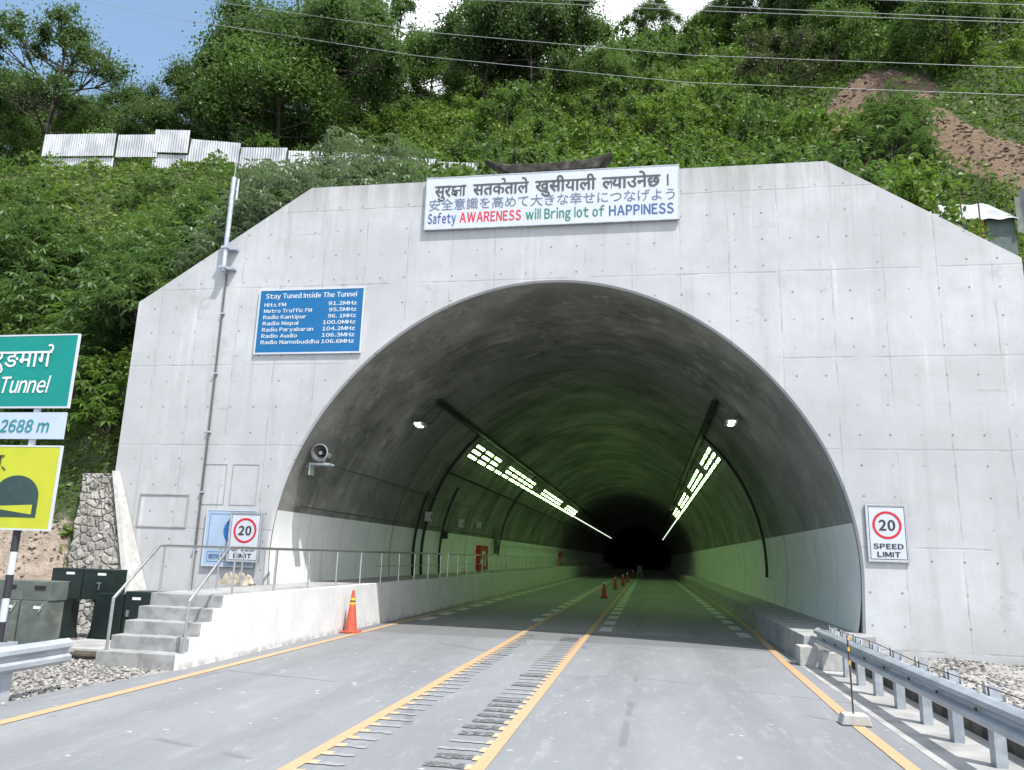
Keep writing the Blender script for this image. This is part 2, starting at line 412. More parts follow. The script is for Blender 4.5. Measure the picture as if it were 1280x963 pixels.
M['galv'] = galv(); M['steel'] = plain('brushed_stainless', (.55, .56, .57), .32, .9, .1, 12)
M['rusty'] = plain('rusty_steel', (.12, .09, .07), .85, .3, .3, 15, dirt=(.22, .10, .04))
M['black'] = plain('black_rubber', (.018, .018, .018), .7, 0, .1); M['cable'] = plain('grey_cable', (.10, .10, .10), .7)
M['cabinet'] = plain('dark_green_enamel', (.012, .022, .02), .38, 0, .1, 5); M['gcab'] = plain('grey_enamel', (.12, .14, .13), .5, 0, .15, 3, dirt=(.25, .24, .22))
M['labelwhite'] = plain('white_plate', (.8, .8, .8), .5); M['signback'] = plain('sign_back_metal', (.4, .42, .44), .5, .6)
M['blue'] = plain('blue_sign_face', (.006, .125, .32), .45, 0, .05, 1.5); M['signwhite'] = plain('white_sign_face', (.50, .54, .60), .5, 0, .04, 2)
M['lblue'] = plain('pale_blue_sign_face', (.34, .44, .58), .5, 0, .06, 2)
M['teal'] = plain('teal_sign_face', (.002, .22, .19), .45, 0, .04, 2); M['yellow'] = plain('yellow_sign_face', (.45, .48, .03), .45, 0, .05, 2)
M['paleblue'] = plain('pale_plate_face', (.42, .50, .62), .5, 0, .04, 2); M['tealtext'] = plain('teal_lettering', (.02, .24, .27), .6)
M['darkgreen'] = plain('dark_slate_symbol', (.03, .06, .06), .6); M['whitetext'] = plain('white_lettering', (.62, .65, .68), .5, 0, .02)
M['greytext'] = plain('dark_grey_lettering', (.07, .08, .09), .6); M['bluetext'] = plain('navy_lettering', (.05, .11, .30), .6); M['slatetext'] = plain('slate_lettering', (.12, .17, .28), .6)
M['redtext'] = plain('red_lettering', (.62, .04, .07), .6); M['greentext'] = plain('green_lettering', (.04, .20, .16), .6)
M['blacktext'] = plain('black_lettering', (.03, .03, .04), .6); M['red'] = plain('red_ring_paint', (.55, .02, .04), .5); M['cobalt'] = plain('cobalt_disc', (.02, .14, .42), .5)
M['cone'] = plain('orange_cone_plastic', (.50, .085, .045), .5, 0, .12, 8, dirt=(.35, .10, .06)); M['conered'] = plain('red_cone_plastic', (.42, .03, .03), .5, 0, .1, 8)
M['yband'] = plain('yellow_reflective_band', (.75, .42, .03), .4); M['bband'] = plain('dark_band', (.05, .04, .03), .5); M['wband'] = plain('white_reflective_band', (.7, .7, .7), .4)
M['reddoor'] = plain('red_enamel_door', (.45, .012, .02), .4); M['wood'] = plain('weathered_dark_timber', (.06, .055, .045), .9, 0, .4, 4, dirt=(.14, .13, .11))
M['bark'] = plain('bark', (.075, .065, .05), .9, 0, .35, 5); M['shedwall'] = plain('dull_green_shed_wall', (.10, .14, .13), .8)
M['yellowpane'] = plain('yellow_window_frame', (.55, .45, .06), .6); M['tarp'] = plain('dirty_cloth', (.45, .40, .33), .9, 0, .3, 6)
def corr():
    m = Mat('weathered_corrugated_sheet', .5, .25); n = m.noise(1.3, 5, st=(1, 1, .5)); c = m.mix(n.step(.35, .65), (.28, .30, .33), (.42, .44, .47))
    c = m.mix(m.noise(3, 6, rough=.7).step(.62, .75) * .5, c, (.25, .17, .12)); m.color(c); return m.mat
M['corr'] = corr()
def hill_mat():
    m = Mat('hillside_soil', .95); n = m.noise(.5, 6); n2 = m.noise(3, 6, rough=.7); s = m.attr('soil')
    g = m.mix(n.step(.35, .65), (.035, .06, .02), (.07, .09, .03)); g = m.mix(n2.step(.55, .7) * .5, g, (.12, .10, .06))
    d = m.mix(n2.step(.3, .7), (.12, .085, .055), (.21, .14, .092)); d = m.mix(m.voro(1.6).step(.30, .15) * .4, d, (.20, .17, .14))
    b = m.mix(n2.step(.3, .7), (.24, .19, .15), (.38, .32, .265)); bk = m.attr('bank')
    c = m.mix((s + (n2 - .5) * .5).step(.4, .55), g, d); c = m.mix((bk + (n2 - .5) * .5).step(.4, .6), c, b)
    m.color(c); m.bump(n2 + m.noise(12, 5) * .4, .8, .25); return m.mat
M['hill'] = hill_mat()
def gravel_ground():
    m = Mat('gravel_ground', .95); v = m.voro(14, out='Color'); n = m.noise(1, 5)
    c = m.mix(n.step(.35, .65), (.27, .26, .245), (.36, .35, .33)); c = m.mix(m.voro(16).step(.5, .8) * .5, c, (.14, .13, .12)); m.color(c); m.bump(m.voro(16), .8, .04); return m.mat
M['ground'] = gravel_ground(); M['stone'] = None
def stone_mat():
    m = Mat('rubble_masonry', .9); x, y, z = m.xyz(); vd = m.voro(3.8, m.vec(x, y * .4, z * 1.25), feat='DISTANCE_TO_EDGE'); 
    c = m.mix(m.noise(2.2, 4).step(.35, .65), (.17, .165, .15), (.31, .30, .28)); c = m.mix(vd.step(.07, .02) * m.noise(3, 4).step(.3, .55), c, (.34, .33, .31))
    c = m.mix(m.noise(1.1, 5).step(.58, .7) * .7, c, (.07, .08, .05)); m.color(c); m.bump(vd.mn(.15) * 6, 1., .06); return m.mat
M['stone'] = stone_mat()
L_ = {'dark': leaf_mat('dark_tree_leaves', (.035, .075, .024), (.085, .135, .042), (.06, .11, .036), .46),
      'mid': leaf_mat('mid_green_leaves', (.05, .11, .022), (.12, .20, .045), (.085, .155, .034), .48),
      'bright': leaf_mat('yellow_green_leaves', (.07, .15, .02), (.17, .25, .04), (.12, .20, .03), .45),
      'broad': leaf_mat('glossy_broad_leaves', (.05, .105, .038), (.13, .20, .075), (.08, .145, .052), .34, .32, .7),
      'brown': leaf_mat('olive_leaves', (.045, .055, .022), (.09, .095, .04), (.06, .07, .03), .3),
      'silver': leaf_mat('pale_grey_green_leaves', (.11, .155, .10), (.25, .30, .22), (.16, .21, .14), .28, .28, .9),
      'grass': leaf_mat('undergrowth_leaves', (.05, .12, .018), (.17, .25, .045), (.10, .17, .03), .45)}
M['litwhite'] = Mat('lamp_diffuser', .3); M['litwhite'].bsdf.inputs['Emission Color'].default_value = (.56, 1, .36, 1); M['litwhite'].bsdf.inputs['Emission Strength'].default_value = 10; M['litwhite'].color((.8, .8, .8))
M['litdim'] = Mat('far_lamp_diffuser', .3); M['litdim'].bsdf.inputs['Emission Color'].default_value = (.85, 1, .8, 1); M['litdim'].bsdf.inputs['Emission Strength'].default_value = 1.2; M['litdim'].color((.8, .8, .8))
M['litflood'] = Mat('flood_lamp_lens', .3); M['litflood'].bsdf.inputs['Emission Color'].default_value = (.9, 1, .86, 1); M['litflood'].bsdf.inputs['Emission Strength'].default_value = 5; M['litflood'].color((.8, .8, .8))

# ------------------------------------------------------------------ terrain
D = 17.6; CX, CZ, R0 = -2.284, 1.739, 6.612
def sm(a, b, v):
    t = np.clip((v - a) / (b - a), 0, 1); return t * t * (3 - 2 * t)
def hill(x, y):
    x = np.asarray(x, float); y = np.asarray(y, float); u = x / np.maximum(y, 5)
    zb = np.interp(x, [-36, -20, -6, 5, 14], [21.6, 20.6, 19.4, 17.4, 15.6])
    t1 = np.clip((y - 18.6) / 14.4, 0, 1); A = 9.5 + (zb - 9.5) * t1 ** .9
    B = 0
    w_ = np.where((x > -13.42) & (x < 8.2), sm(-19, -10., x), sm(-19, -10., x) * (1 - sm(8.2, 12, x)) * sm(17.4, 20, y))
    y0 = 15.3 + 1.6 * np.exp(-((x + 13.0) / .9) ** 2) + 3.4 * sm(7, 9, x)
    B = np.clip((y - y0) / (33 - y0), 0, 1) * zb
    z = B + w_ * (A - B) + np.clip(y - 33, 0, 4) * .2 - 2.6 * np.exp(-((x - 9.8) / 2.2) ** 2 - ((y - 22) / 2.6) ** 2)
    tan = np.interp(u, [-1.1, -.9, -.72, -.42, -.29, -.1, .1, .22, .31, .5], [.56, .58, .60, .645, .665, .70, .735, .79, .87, .98])
    top = 1.9 + 85 * tan; t = np.clip((y - 37) / 48, 0, None)
    z = z + np.where(y > 37, (top - zb - .8) * np.minimum(t, 1) + np.maximum(t - 1, 0) * 6, 0)
    n = (np.sin(x * .31 + 1.3 * np.sin(y * .23)) * np.cos(y * .27 + x * .11) + np.sin(x * .83 + y * .41) * .35 + np.sin(x * .57 - y * .9 + 2) * .3)
    return z + n * sm(36, 46, y) * .9 + n * .35 * sm(19, 24, y) * (1 - sm(29, 32, y))
def in_soil(x, y):
    x = np.asarray(x, float); y = np.asarray(y, float)
    a = ((x - 15.3) / 3.6) ** 2 + ((y - 49.5) / 3.0) ** 2          # upper scar
    # the slide running down to the right
    ax, ay, bx, by = 16.8, 45.8, 23.0, 37.5
    t = np.clip(((x - ax) * (bx - ax) + (y - ay) * (by - ay)) / ((bx - ax) ** 2 + (by - ay) ** 2), 0, 1)
    d = np.hypot(x - ax - t * (bx - ax), y - ay - t * (by - ay)) / (1.0 + 1.4 * t)
    e = ((x - 12.4) / 1.1) ** 2 + ((y - 42.6) / 2.2) ** 2
    return np.maximum(np.maximum(np.clip(1.5 - a, 0, 1), np.clip(1.6 - d, 0, 1)), np.clip(1.3 - e, 0, .8))
def in_bank(x, y):
    return np.clip(1.6 - np.hypot((np.asarray(x, float) + 15.2) / 1.6, (np.asarray(y, float) - 16.2) / 1.25), 0, 1)
xs = np.unique(np.concatenate([np.arange(-100, -40, 2.), np.arange(-40, 40, .8), np.arange(40, 80, 2.), [-13.45, -13.40, 8.15, 8.25]]))
ny = 110; tt = np.linspace(0, 1, ny) ** 1.4
vs = []; soil = []; bank = []
for x in xs:
    ys0 = 18.55 if -13.42 < x < 8.2 else 15.0
    yy = ys0 + tt * (150 - ys0); zz = hill(np.full(ny, x), yy); 
    zz[0] = zz[0] if ys0 > 18 else -.3
    vs += list(zip(np.full(ny, x), yy, zz)); soil += list(in_soil(np.full(ny, x), yy)); bank += list(in_bank(np.full(ny, x), yy))
fs = []
for i in range(len(xs) - 1):
    if (xs[i] < -13.41 < xs[i + 1]) or (xs[i] < 8.2 < xs[i + 1]): continue
    for j in range(ny - 1):
        a = i * ny + j; fs.append((a, a + ny, a + ny + 1, a + 1))
me = bpy.data.meshes.new('hillside'); me.from_pydata(vs, [], fs); me.materials.append(M['hill']); me.polygons.foreach_set('use_smooth', [True] * len(fs))
for nm, dat in (('soil', soil), ('bank', bank)):
    at = me.attributes.new(nm, 'FLOAT', 'POINT'); at.data.foreach_set('value', np.array(dat, dtype=np.float32))
ho = bpy.data.objects.new('hillside', me); COL.objects.link(ho); ho['kind'] = 'structure'

MB().add([(-400, -300, -.03), (400, -300, -.03), (400, 400, -.03), (-400, 400, -.03)], [(0, 1, 2, 3)]).build('ground', M['ground'], kind='structure')
# road: one sheet, left edge outside is the gravel verge
MB().add([(-7.75, -30, .0), (3.35, -30, .0), (3.35, 260, .0), (-7.2, 260, .0), (-7.2, 11.9, .0), (-7.6, 9.5, 0.)], [(0, 1, 2, 3, 4, 5)]).build('road', M['asphalt'], kind='structure')
# gutter strip under the right guard rail, channel wall and the raised gravel bed behind it
MB().add([(2.72, -30, .004), (3.80, -30, .004), (3.80, 17.55, .004), (2.86, 17.55, .004)], [(0, 1, 2, 3)]).build('gutter_strip', M['slab'], kind='structure')

def line(name, mat, x0, x1, y0, y1, z=.008, x0b=None, x1b=None):
    return MB().add([(x0, y0, z), (x1, y0, z), (x1 if x1b is None else x1b, y1, z), (x0 if x0b is None else x0b, y1, z)], [(0, 1, 2, 3)]).build(name, mat, kind='structure')
line('orange_line', M['orange'], -6.86, -6.70, -20, 200)
line('orange_line', M['orange'], -3.22, -3.08, -20, 200)
line('orange_line', M['orange'], -1.60, -1.47, -20, 200)
m = MB(); ys_ = [-20, 11, 17, 24, 34, 200]; xo = [2.42, 2.42, 2.56, 2.86, 3.02, 3.08]
for i in range(5): m.add([(xo[i], ys_[i], .008), (xo[i] + .15, ys_[i], .008), (xo[i + 1] + .15, ys_[i + 1], .008), (xo[i + 1], ys_[i + 1], .008)], [(0, 1, 2, 3)])
m.build('orange_line', M['orange'], kind='structure')
def ragged(m, x0, x1, y0, y1, z, j=.025, n=9):
    xs_ = np.linspace(x0, x1, n); a = [(x + random.uniform(-j, j) * (0 < i < n - 1), y0 + random.uniform(-j, j) * .6, z) for i, x in enumerate(xs_)]
    b = [(x, y1 + random.uniform(-j, j) * .6, z) for x in xs_]
    m.add(a + b, [(i, i + 1, n + i + 1, n + i) for i in range(n - 1)])
wb, kb, pb = MB(), MB(), MB(); y = -2.0; k = 0
while y < 19.5:                                            # rumble bars beside both centre lines
    dk = (y < 7.9) or (8.6 < y < 10.75 and True) or 11.9 < y < 13.8 and k % 3 == 0 or y > 18.6
    if 7.9 < y < 8.3: dk = False
    ragged(kb if dk else wb, -2.06 + random.uniform(-.03, .03), -1.64, y, y + (.17 if dk else .08), .008, .035)
    ragged(pb, -1.66, -1.60, y - .02, y + .16, .0095, .01, 3)
    ragged(kb if (y > 14 and k % 4 == 0) else wb, -3.06, -2.74 + random.uniform(-.04, .04), y + .12, y + .20, .008, .035)
    ragged(pb, -3.08, -2.98, y + .11, y + .24, .0095, .01, 3)
    y += .335; k += 1
wb.build('rumble_strip', M['worn_white'], kind='structure'); kb.build('rumble_strip', M['black_bar'], kind='structure'); pb.build('rumble_strip', M['pale_orange'], kind='structure')
for x0, x1, st in ((-6.62, -6.30, 22.4), (-3.5, -3.2, 23.8), (-1.33, -1.0, 21.6), (2.34, 2.66, 21.8)):
    m = MB(); y = st
    while y < 95: m.add([(x0, y, .008), (x1, y, .008), (x1, y + 1.35, .008), (x0, y + 1.35, .008)], [(0, 1, 2, 3)]); y += 2.28
    m.build('white_dashes', M['white'], kind='structure')

# ------------------------------------------------------------------ portal and tunnel
portal = thing('tunnel_portal', 'pale grey concrete tunnel portal with chamfered shoulders and round arched mouth', 'tunnel portal', (0, D, 0))
def arch_pt(t, off=0.):                                   # t in [0,1]: bottom left over the crown to bottom right
    a = math.pi + .0 - t * math.pi
    return a
def arch_xz(a, off=0.):
    r = R0 + .06 * math.cos(4 * a) + off
    return (CX + r * math.cos(a), CZ + r * math.sin(a))
OUT = [(-13.33, -.4), (-13.33, 8.19), (-8.71, 11.24), (4.19, 11.21), (8.12, 8.64), (8.12, -.4)]
def out_hit(a):
    d = Vector((math.cos(a), math.sin(a))); c = Vector((CX, CZ)); best = None
    for i in range(len(OUT) - 1):
        p, q = Vector(OUT[i]), Vector(OUT[i + 1]); e = q - p; den = d.x * e.y - d.y * e.x
        if abs(den) < 1e-9: continue
        w_ = p - c; t = (w_.x * e.y - w_.y * e.x) / den; s_ = (w_.x * d.y - w_.y * d.x) / den
        if t > 0 and -1e-6 <= s_ <= 1 + 1e-6 and (best is None or t < best): best = t
    return c + d * best
angs = list(np.linspace(math.pi, 0, 97)) + [math.atan2(z - CZ, x - CX) for x, z in OUT[1:5]]
angs = sorted(set(round(a, 6) for a in angs), reverse=True)
inn = [(arch_xz(math.pi)[0] + .08, -.4)] + [arch_xz(a) for a in angs] + [(arch_xz(0)[0] - .08, -.4)]
outp = [(-13.33, -.4)] + [tuple(out_hit(a)) for a in angs] + [(8.12, -.4)]
n = len(inn); e = .05
m = MB(); vs = []
inn2 = [(x + (CX - x) * -.007, z + (CZ - z) * -.007 if z > CZ else z) for x, z in inn]      # small chamfer at the arch edge
for yy, src in ((D, outp), (D, inn2), (D + e, inn), (D + .95, inn), (D + .95, outp)): vs += [(x, yy, z) for x, z in src]
fs = []
for r_ in range(4):
    for i in range(n - 1): fs.append((r_ * n + i, r_ * n + i + 1, (r_ + 1) * n + i + 1, (r_ + 1) * n + i))
for i in range(n - 1): fs.append((i, 4 * n + i, 4 * n + i + 1, i + 1))
m.add(vs, fs); m.build('face_wall', M['facade'], portal)
# lining tube
LEN = 230; LY = [D + .052, D + 3, D + 7, D + 9, 38, 50, 62, 80, 110, 160, LEN]
def tube_strip(a0, a1, off, ylist, nseg=64, extra=None):
    m = MB(); an = np.linspace(a0, a1, nseg); vs = []; fs = []
    for yy in ylist: vs += [(arch_xz(a, off)[0], yy, arch_xz(a, off)[1]) for a in an]
    for j in range(len(ylist) - 1):
        for i in range(nseg - 1): b = j * nseg + i; fs.append((b, b + 1, b + nseg + 1, b + nseg))
    return m.add(vs, fs)
lin = tube_strip(math.pi + .27, -.27, -.008, LY, 96)
nv = 96; lin.f.append(tuple((len(LY) - 1) * nv + i for i in range(nv)))
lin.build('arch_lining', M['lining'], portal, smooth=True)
# concrete shell outside the lining so no light leaks through
tube_strip(math.pi + .3, -.3, .35, [D + .953, LEN + 1], 48).build('outer_shell', M['kerb'], portal)
zt = 2.8; al = math.asin((zt - CZ) / R0)
tube_strip(math.pi + .02 - 0.13, math.pi - al, -.016, [D + .06, 20, 26.5, 38, 50, 80, LEN - .1], 10).build('painted_wall_band', M['tile'], portal, smooth=True)
tube_strip(math.pi + .12, math.pi - .11, -.018, [D + .06, 20, 26.5, 38, 50, 80, LEN - .1], 6).build('painted_wall_band', M['tile'], portal, smooth=True)
tube_strip(al, -.19, -.016, [D + .06, 20, 26.5, 38, 50, 80, LEN - .1], 16).build('painted_wall_band', M['tile'], portal, smooth=True)
# recessed rectangle outlines low on the left of the face
m = MB()
def outline(m, x0, x1, z0, z1, y, t=.03, d=.02):
    m.box(x0, x1, y - d, y, z1 - t, z1); m.box(x0, x1, y - d, y, z0, z0 + t); m.box(x0, x0 + t, y - d, y, z0 + t, z1 - t); m.box(x1 - t, x1, y - d, y, z0 + t, z1 - t)
outline(m, -12.53, -11.18, 2.32, 3.14, D - .002); m.build('cover_frame', M['kerb'], portal)
m = MB(); outline(m, -10.9, -10.25, 2.9, 3.9, D - .002, .015, .008); outline(m, -10.1, -9.4, 2.9, 3.9, D - .002, .015, .008); m.build('cover_frame', M['kerb'], portal)

# masonry wing wall on the left with a concrete coping
wing = thing('wing_wall', 'rubble masonry wing wall with sloping concrete coping left of the portal', 'retaining wall', (-12.8, 17, 0))
m = MB(); nx_, nz_ = 26, 34; vs = []
ft = lambda s_, t_: (-13.7 + s_ * (13.7 - 11.75) + t_ * (-.45 + s_ * (-1.52 + .45)), 16.75 + t_ * .8, -.1 + t_ * 3.72)
for j in range(nz_):
    for i in range(nx_):
        p_ = ft(i / (nx_ - 1), j / (nz_ - 1)); vs.append((p_[0], p_[1] + random.uniform(-.045, .045), p_[2]))
fs = [(j * nx_ + i, j * nx_ + i + 1, (j + 1) * nx_ + i + 1, (j + 1) * nx_ + i) for j in range(nz_ - 1) for i in range(nx_ - 1)]
b = len(vs); vs += [(-13.8, 17.59, -.1), (-11.75, 17.59, -.1), (-13.3, 17.59, 3.62), (-14.25, 17.59, 3.62)]
tl, tr_, bl, br = (nz_ - 1) * nx_, nz_ * nx_ - 1, 0, nx_ - 1
fs += [tuple(range(tl, tr_ + 1)) + (b + 2, b + 3), tuple(j * nx_ + nx_ - 1 for j in range(nz_)) + (b + 2, b + 1), tuple(j * nx_ for j in range(nz_))[::-1] + (b, b + 3)]
m.add(vs, fs); m.build('stone_face', M['stone'], wing)
m = MB(); a0, a1 = Vector((-11.76, 16.70, -.1)), Vector((-13.30, 17.44, 3.68))
m.add([a0 + Vector((0, 0, 0)), a0 + Vector((.13, 0, 0)), a0 + Vector((.13, .88, 0)), a0 + Vector((0, .88, 0)), a1, a1 + Vector((.12, 0, 0)), a1 + Vector((.12, .15, 0)), a1 + Vector((0, .15, 0))], [(0, 1, 5, 4), (1, 2, 6, 5), (2, 3, 7, 6), (3, 0, 4, 7), (4, 5, 6, 7), (0, 3, 2, 1)])
m.build('coping', M['block'], wing)

# raised walkway on the left with its steps
wk = thing('raised_walkway', 'white sided raised walkway along the left wall with five concrete steps', 'walkway', (-7.3, 12, 0))
rz = .213; ys_s = [11.78, 12.06, 12.36, 12.68, 12.98]
prof = [(11.72, -.2), (11.72, rz)]
for i in range(1, 5): prof += [(ys_s[i], rz * i), (ys_s[i], rz * (i + 1))]
prof += [(D + 200, rz * 5), (D + 200, -.2)]
MB().prism(prof, 'x', -7.37, -7.2).build('side_wall', M['lowwall'], wk, bevel=.008)
for i in range(5):
    MB().box(-8.76, -7.373, ys_s[i] - (.02 if i else .06), (ys_s[i + 1] + .02) if i < 4 else 13.3, -.2 if i == 0 else rz * i - .02, rz * (i + 1) - .004, .012).build('step', M['step'], wk)
MB().box(-8.76, -7.373, 13.304, D - .01, -.2, rz * 5 - .004).build('deck', M['slab'], wk)
MB().box(-8.95, -7.373, D + .002, 228, .6, rz * 5 - .006).build('deck', M['slab'], wk)
# right hand kerbed walkway
kw = thing('kerbed_walkway', 'low grey kerbed concrete walkway along the right tunnel wall', 'walkway', (3.6, D, 0))
MB().prism([(2.98, -.1), (3.04, .52), (4.4, .56), (4.4, -.1)], 'y', 16.9, 24).build('kerb', M['kerb'], kw, bevel=.012)
MB().prism([(3.12, -.1), (3.18, .52), (4.4, .56), (4.4, -.1)], 'y', 24.01, 228).build('kerb', M['kerb'], kw)
# channel wall and gravel bed right of the rail
cw = MB().box(3.82, 4.0, -20, 16.88, -.2, .42); cwo = cw.build('channel_wall', M['oldwall'], bevel=.01); tag(cwo, 'low stained concrete channel wall behind the right guard rail', 'kerb wall')
m = MB(); vs = []; nx_, ny_ = 40, 60
for j in range(ny_):
    for i in range(nx_):
        x = 4.0 + i / (nx_ - 1) * 14; y = -20 + j / (ny_ - 1) * 37.58
        z = .02 + .08 * math.sin(x * 2.1 + y) * math.sin(y * 1.3 - x) * min(1, (x - 4) * 1.5) + (.14 * math.exp(-((x - 6.3) / 1.2) ** 2 - ((y - 16.6) / 1.2) ** 2)) + random.uniform(-.02, .02)
        vs.append((x, y, z))
m.add(vs, [(j * nx_ + i, j * nx_ + i + 1, (j + 1) * nx_ + i + 1, (j + 1) * nx_ + i) for j in range(ny_ - 1) for i in range(nx_ - 1)])
m.build('gravel_bed', M['ground'], kind='structure', smooth=True)

# ------------------------------------------------------------------ gravel stones (stuff)
def stones(name, pts, smin, smax, mat):
    P = np.array([(1, 0, 0), (-1, 0, 0), (0, 1, 0), (0, -1, 0), (0, 0, 1), (0, 0, -1)], float)
    F = np.array([(0, 2, 4), (2, 1, 4), (1, 3, 4), (3, 0, 4), (2, 0, 5), (1, 2, 5), (3, 1, 5), (0, 3, 5)])
    N = len(pts); s_ = rng.uniform(smin, smax, (N, 1, 1)); v = P[None] * s_ * rng.uniform(.55, 1.15, (N, 6, 3)) * np.array([1, 1, .6])
    tl_ = rng.uniform(-.7, .7, N); c3, s3 = np.cos(tl_)[:, None], np.sin(tl_)[:, None]
    v = np.stack([v[..., 0], v[..., 1] * c3 - v[..., 2] * s3, v[..., 1] * s3 + v[..., 2] * c3], -1)
    th = rng.uniform(0, 6.28, N); c, s2 = np.cos(th)[:, None], np.sin(th)[:, None]
    v = np.stack([v[..., 0] * c - v[..., 1] * s2, v[..., 0] * s2 + v[..., 1] * c, v[..., 2]], -1) + np.array(pts)[:, None, :]
    f = (F[None] + (np.arange(N) * 6)[:, None, None]).reshape(-1, 3)
    me = bpy.data.meshes.new(name); me.from_pydata(v.reshape(-1, 3).tolist(), [], f.tolist()); me.materials.append(mat)
    at = me.attributes.new('v', 'FLOAT', 'FACE'); at.data.foreach_set('value', np.repeat(rng.random(N), 8).astype(np.float32))
    o = bpy.data.objects.new(name, me); COL.objects.link(o); o['kind'] = 'stuff'; return o
gm = Mat('gravel_stones', .9); gm.color(gm.mix(gm.attr('v'), (.10, .098, .095), (.34, .33, .315)))
rm = Mat('slide_stones', .95); rm.color(rm.mix(rm.attr('v'), (.10, .075, .06), (.26, .21, .17)))
pts = []
while len(pts) < 16000:
    x, y = random.uniform(-14, -7.2), random.uniform(5.5, 17.2)
    if x > -7.5 - (.12 if y > 9 else 0) + random.uniform(-.15, .15) or (x > -8.85 and y > 11.7): continue
    if random.random() < sm(-9.8, -13.5, x) * .6 and y > 12: continue
    pts.append((x, y, -.012))
tag(stones('gravel', pts, .018, .05, gm.mat), 'loose pale gravel verge between the left guard rail and the steps', 'gravel')
pts = []
for _ in range(7000):
    x, y = random.uniform(4.0, 9.5), random.uniform(6, 17.5)
    z = .02 + .08 * math.sin(x * 2.1 + y) * math.sin(y * 1.3 - x) * min(1, (x - 4) * 1.5) + (.14 * math.exp(-((x - 6.3) / 1.2) ** 2 - ((y - 16.6) / 1.2) ** 2))
    pts.append((x, y, z))
tag(stones('gravel', pts, .02, .07, gm.mat), 'rough grey gravel heaped behind the right guard rail', 'gravel')
pts = [];
while len(pts) < 1100:
    x, y = random.uniform(10, 27), random.uniform(35, 54)
    if in_soil(x, y) > .45: pts.append((x, y, float(hill(x, y))))
tag(stones('rubble', pts, .05, .22, rm.mat), 'loose stones scattered on the brown landslide scars', 'rubble')
pts = []
while len(pts) < 420:
    x, y = random.uniform(-17, -13.4), random.uniform(14.6, 17.4)
    pts.append((x, y, max(0, float(hill(x, y)))))
tag(stones('rubble', pts, .02, .08, rm.mat), 'stones on the bare earth bank beside the masonry wing wall', 'rubble')

# ------------------------------------------------------------------ guard rails
def wbeam(m, pa, pb, side, z0=.37, z1=.69):
    """W profile swept from pa to pb (xy); side = +1 bulges to +normal"""
    pa, pb = Vector(pa), Vector(pb); d = (pb - pa).normalized(); nrm = Vector((-d.y, d.x)) * side
    prof = [(0, 0), (.02, .012), (.075, .05), (.08, .10), (.02, .14), (.015, .18), (.08, .22), (.075, .27), (.02, .31), (0, .32)]
    vs = []
    for q in (pa, pb):
        for o_, hh in prof: vs.append((q.x + nrm.x * o_, q.y + nrm.y * o_, z0 + hh))
        for o_, hh in prof[::-1]: vs.append((q.x + nrm.x * (o_ - .006), q.y + nrm.y * (o_ - .006), z0 + hh))
    k = len(prof) * 2
    m.add(vs, [(i, (i + 1) % k, k + (i + 1) % k, k + i) for i in range(k)] + [tuple(range(k)), tuple(range(k, 2 * k))[::-1]])
gr = thing('guard_rail', 'galvanised steel crash barrier on close posts along the right road edge', 'guard rail', (3.4, 16, 0))
m = MB(); wbeam(m, (3.30, -8), (3.30, 16.88), 1); m.build('beam', M['galv'], gr, smooth=True)
ypost = [16.0, 15.1, 14.2, 13.2, 12.15, 11.09, 10.09, 9.0, 7.9, 6.9, 5.9, 4.9, 3.9, 2.9, 1.9, .9]
for i, y in enumerate(ypost):
    m = MB(); m.box(3.36, 3.47, y - .07, y - .062, -.05, .76); m.box(3.36, 3.368, y - .062, y + .07, -.05, .76); m.box(3.368, 3.47, y + .062, y + .07, -.05, .76)
    m.box(3.30, 3.36, y - .05, y + .05, .42, .64); m.build('post', M['galv'], gr)
    m = MB(); m.box(3.23, 3.25, y - .02, y + .02, .515, .545); m.build('bolt', M['rusty'], gr)
    m = MB(); m.prism([(y - .05, .685), (y + .05, .685), (y + .03, .80), (y - .03, .80)], 'x', 3.335, 3.35); m.build('reflector', M['steel'], gr)
    if i < len(ypost) - 1:
        m = MB(); m.prism([(y - .55, .69), (y - .47, .69), (y - .49, .75), (y - .53, .75)], 'x', 3.32, 3.335); m.build('reflector', M['steel'], gr)
m = MB(); m.tube([(3.34, 16.5, .80), (3.34, 15, .76), (3.34, 13, .79), (3.34, 11, .74), (3.34, 8, .77), (3.34, 4, .75)], .006, 5)
tag(m.build('string', M['rusty']), 'thin string tied along the top of the right guard rail', 'string')
gl = thing('guard_rail', 'galvanised steel crash barrier ending beside the gravel on the left', 'guard rail', (-7.7, 9, 0))
m = MB(); wbeam(m, (-7.62, 9.62), (-7.55, -8), 1, .33, .65); m.build('beam', M['galv'], gl, smooth=True)
m = MB()
prof = [(0, 0), (.075, .05), (.08, .10), (.02, .14), (.015, .18), (.08, .22), (.075, .27), (0, .32)]
for y in (8.72, 6.6, 4.6, 2.6):
    q = MB(); q.box(-7.80, -7.66, y - .07, y - .062, -.05, .68); q.box(-7.67, -7.66, y - .062, y + .07, -.05, .68); q.box(-7.80, -7.67, y + .062, y + .07, -.05, .68); q.box(-7.66, -7.60, y - .05, y + .05, .40, .60); q.build('post', M['galv'], gl)
g2 = thing('guard_rail', 'second steel barrier beam set back behind the left guard rail', 'guard rail', (-9.6, 9, 0))
m = MB(); wbeam(m, (-9.5, 10.4), (-10.6, 2), 1, .30, .62); m.build('beam', M['galv'], g2, smooth=True)
for y in (10.0, 7.5, 5.):
    x = -9.62 - (10.4 - y) * .131; MB().box(x - .13, x - .01, y - .06, y + .06, -.05, .64).build('post', M['galv'], g2)
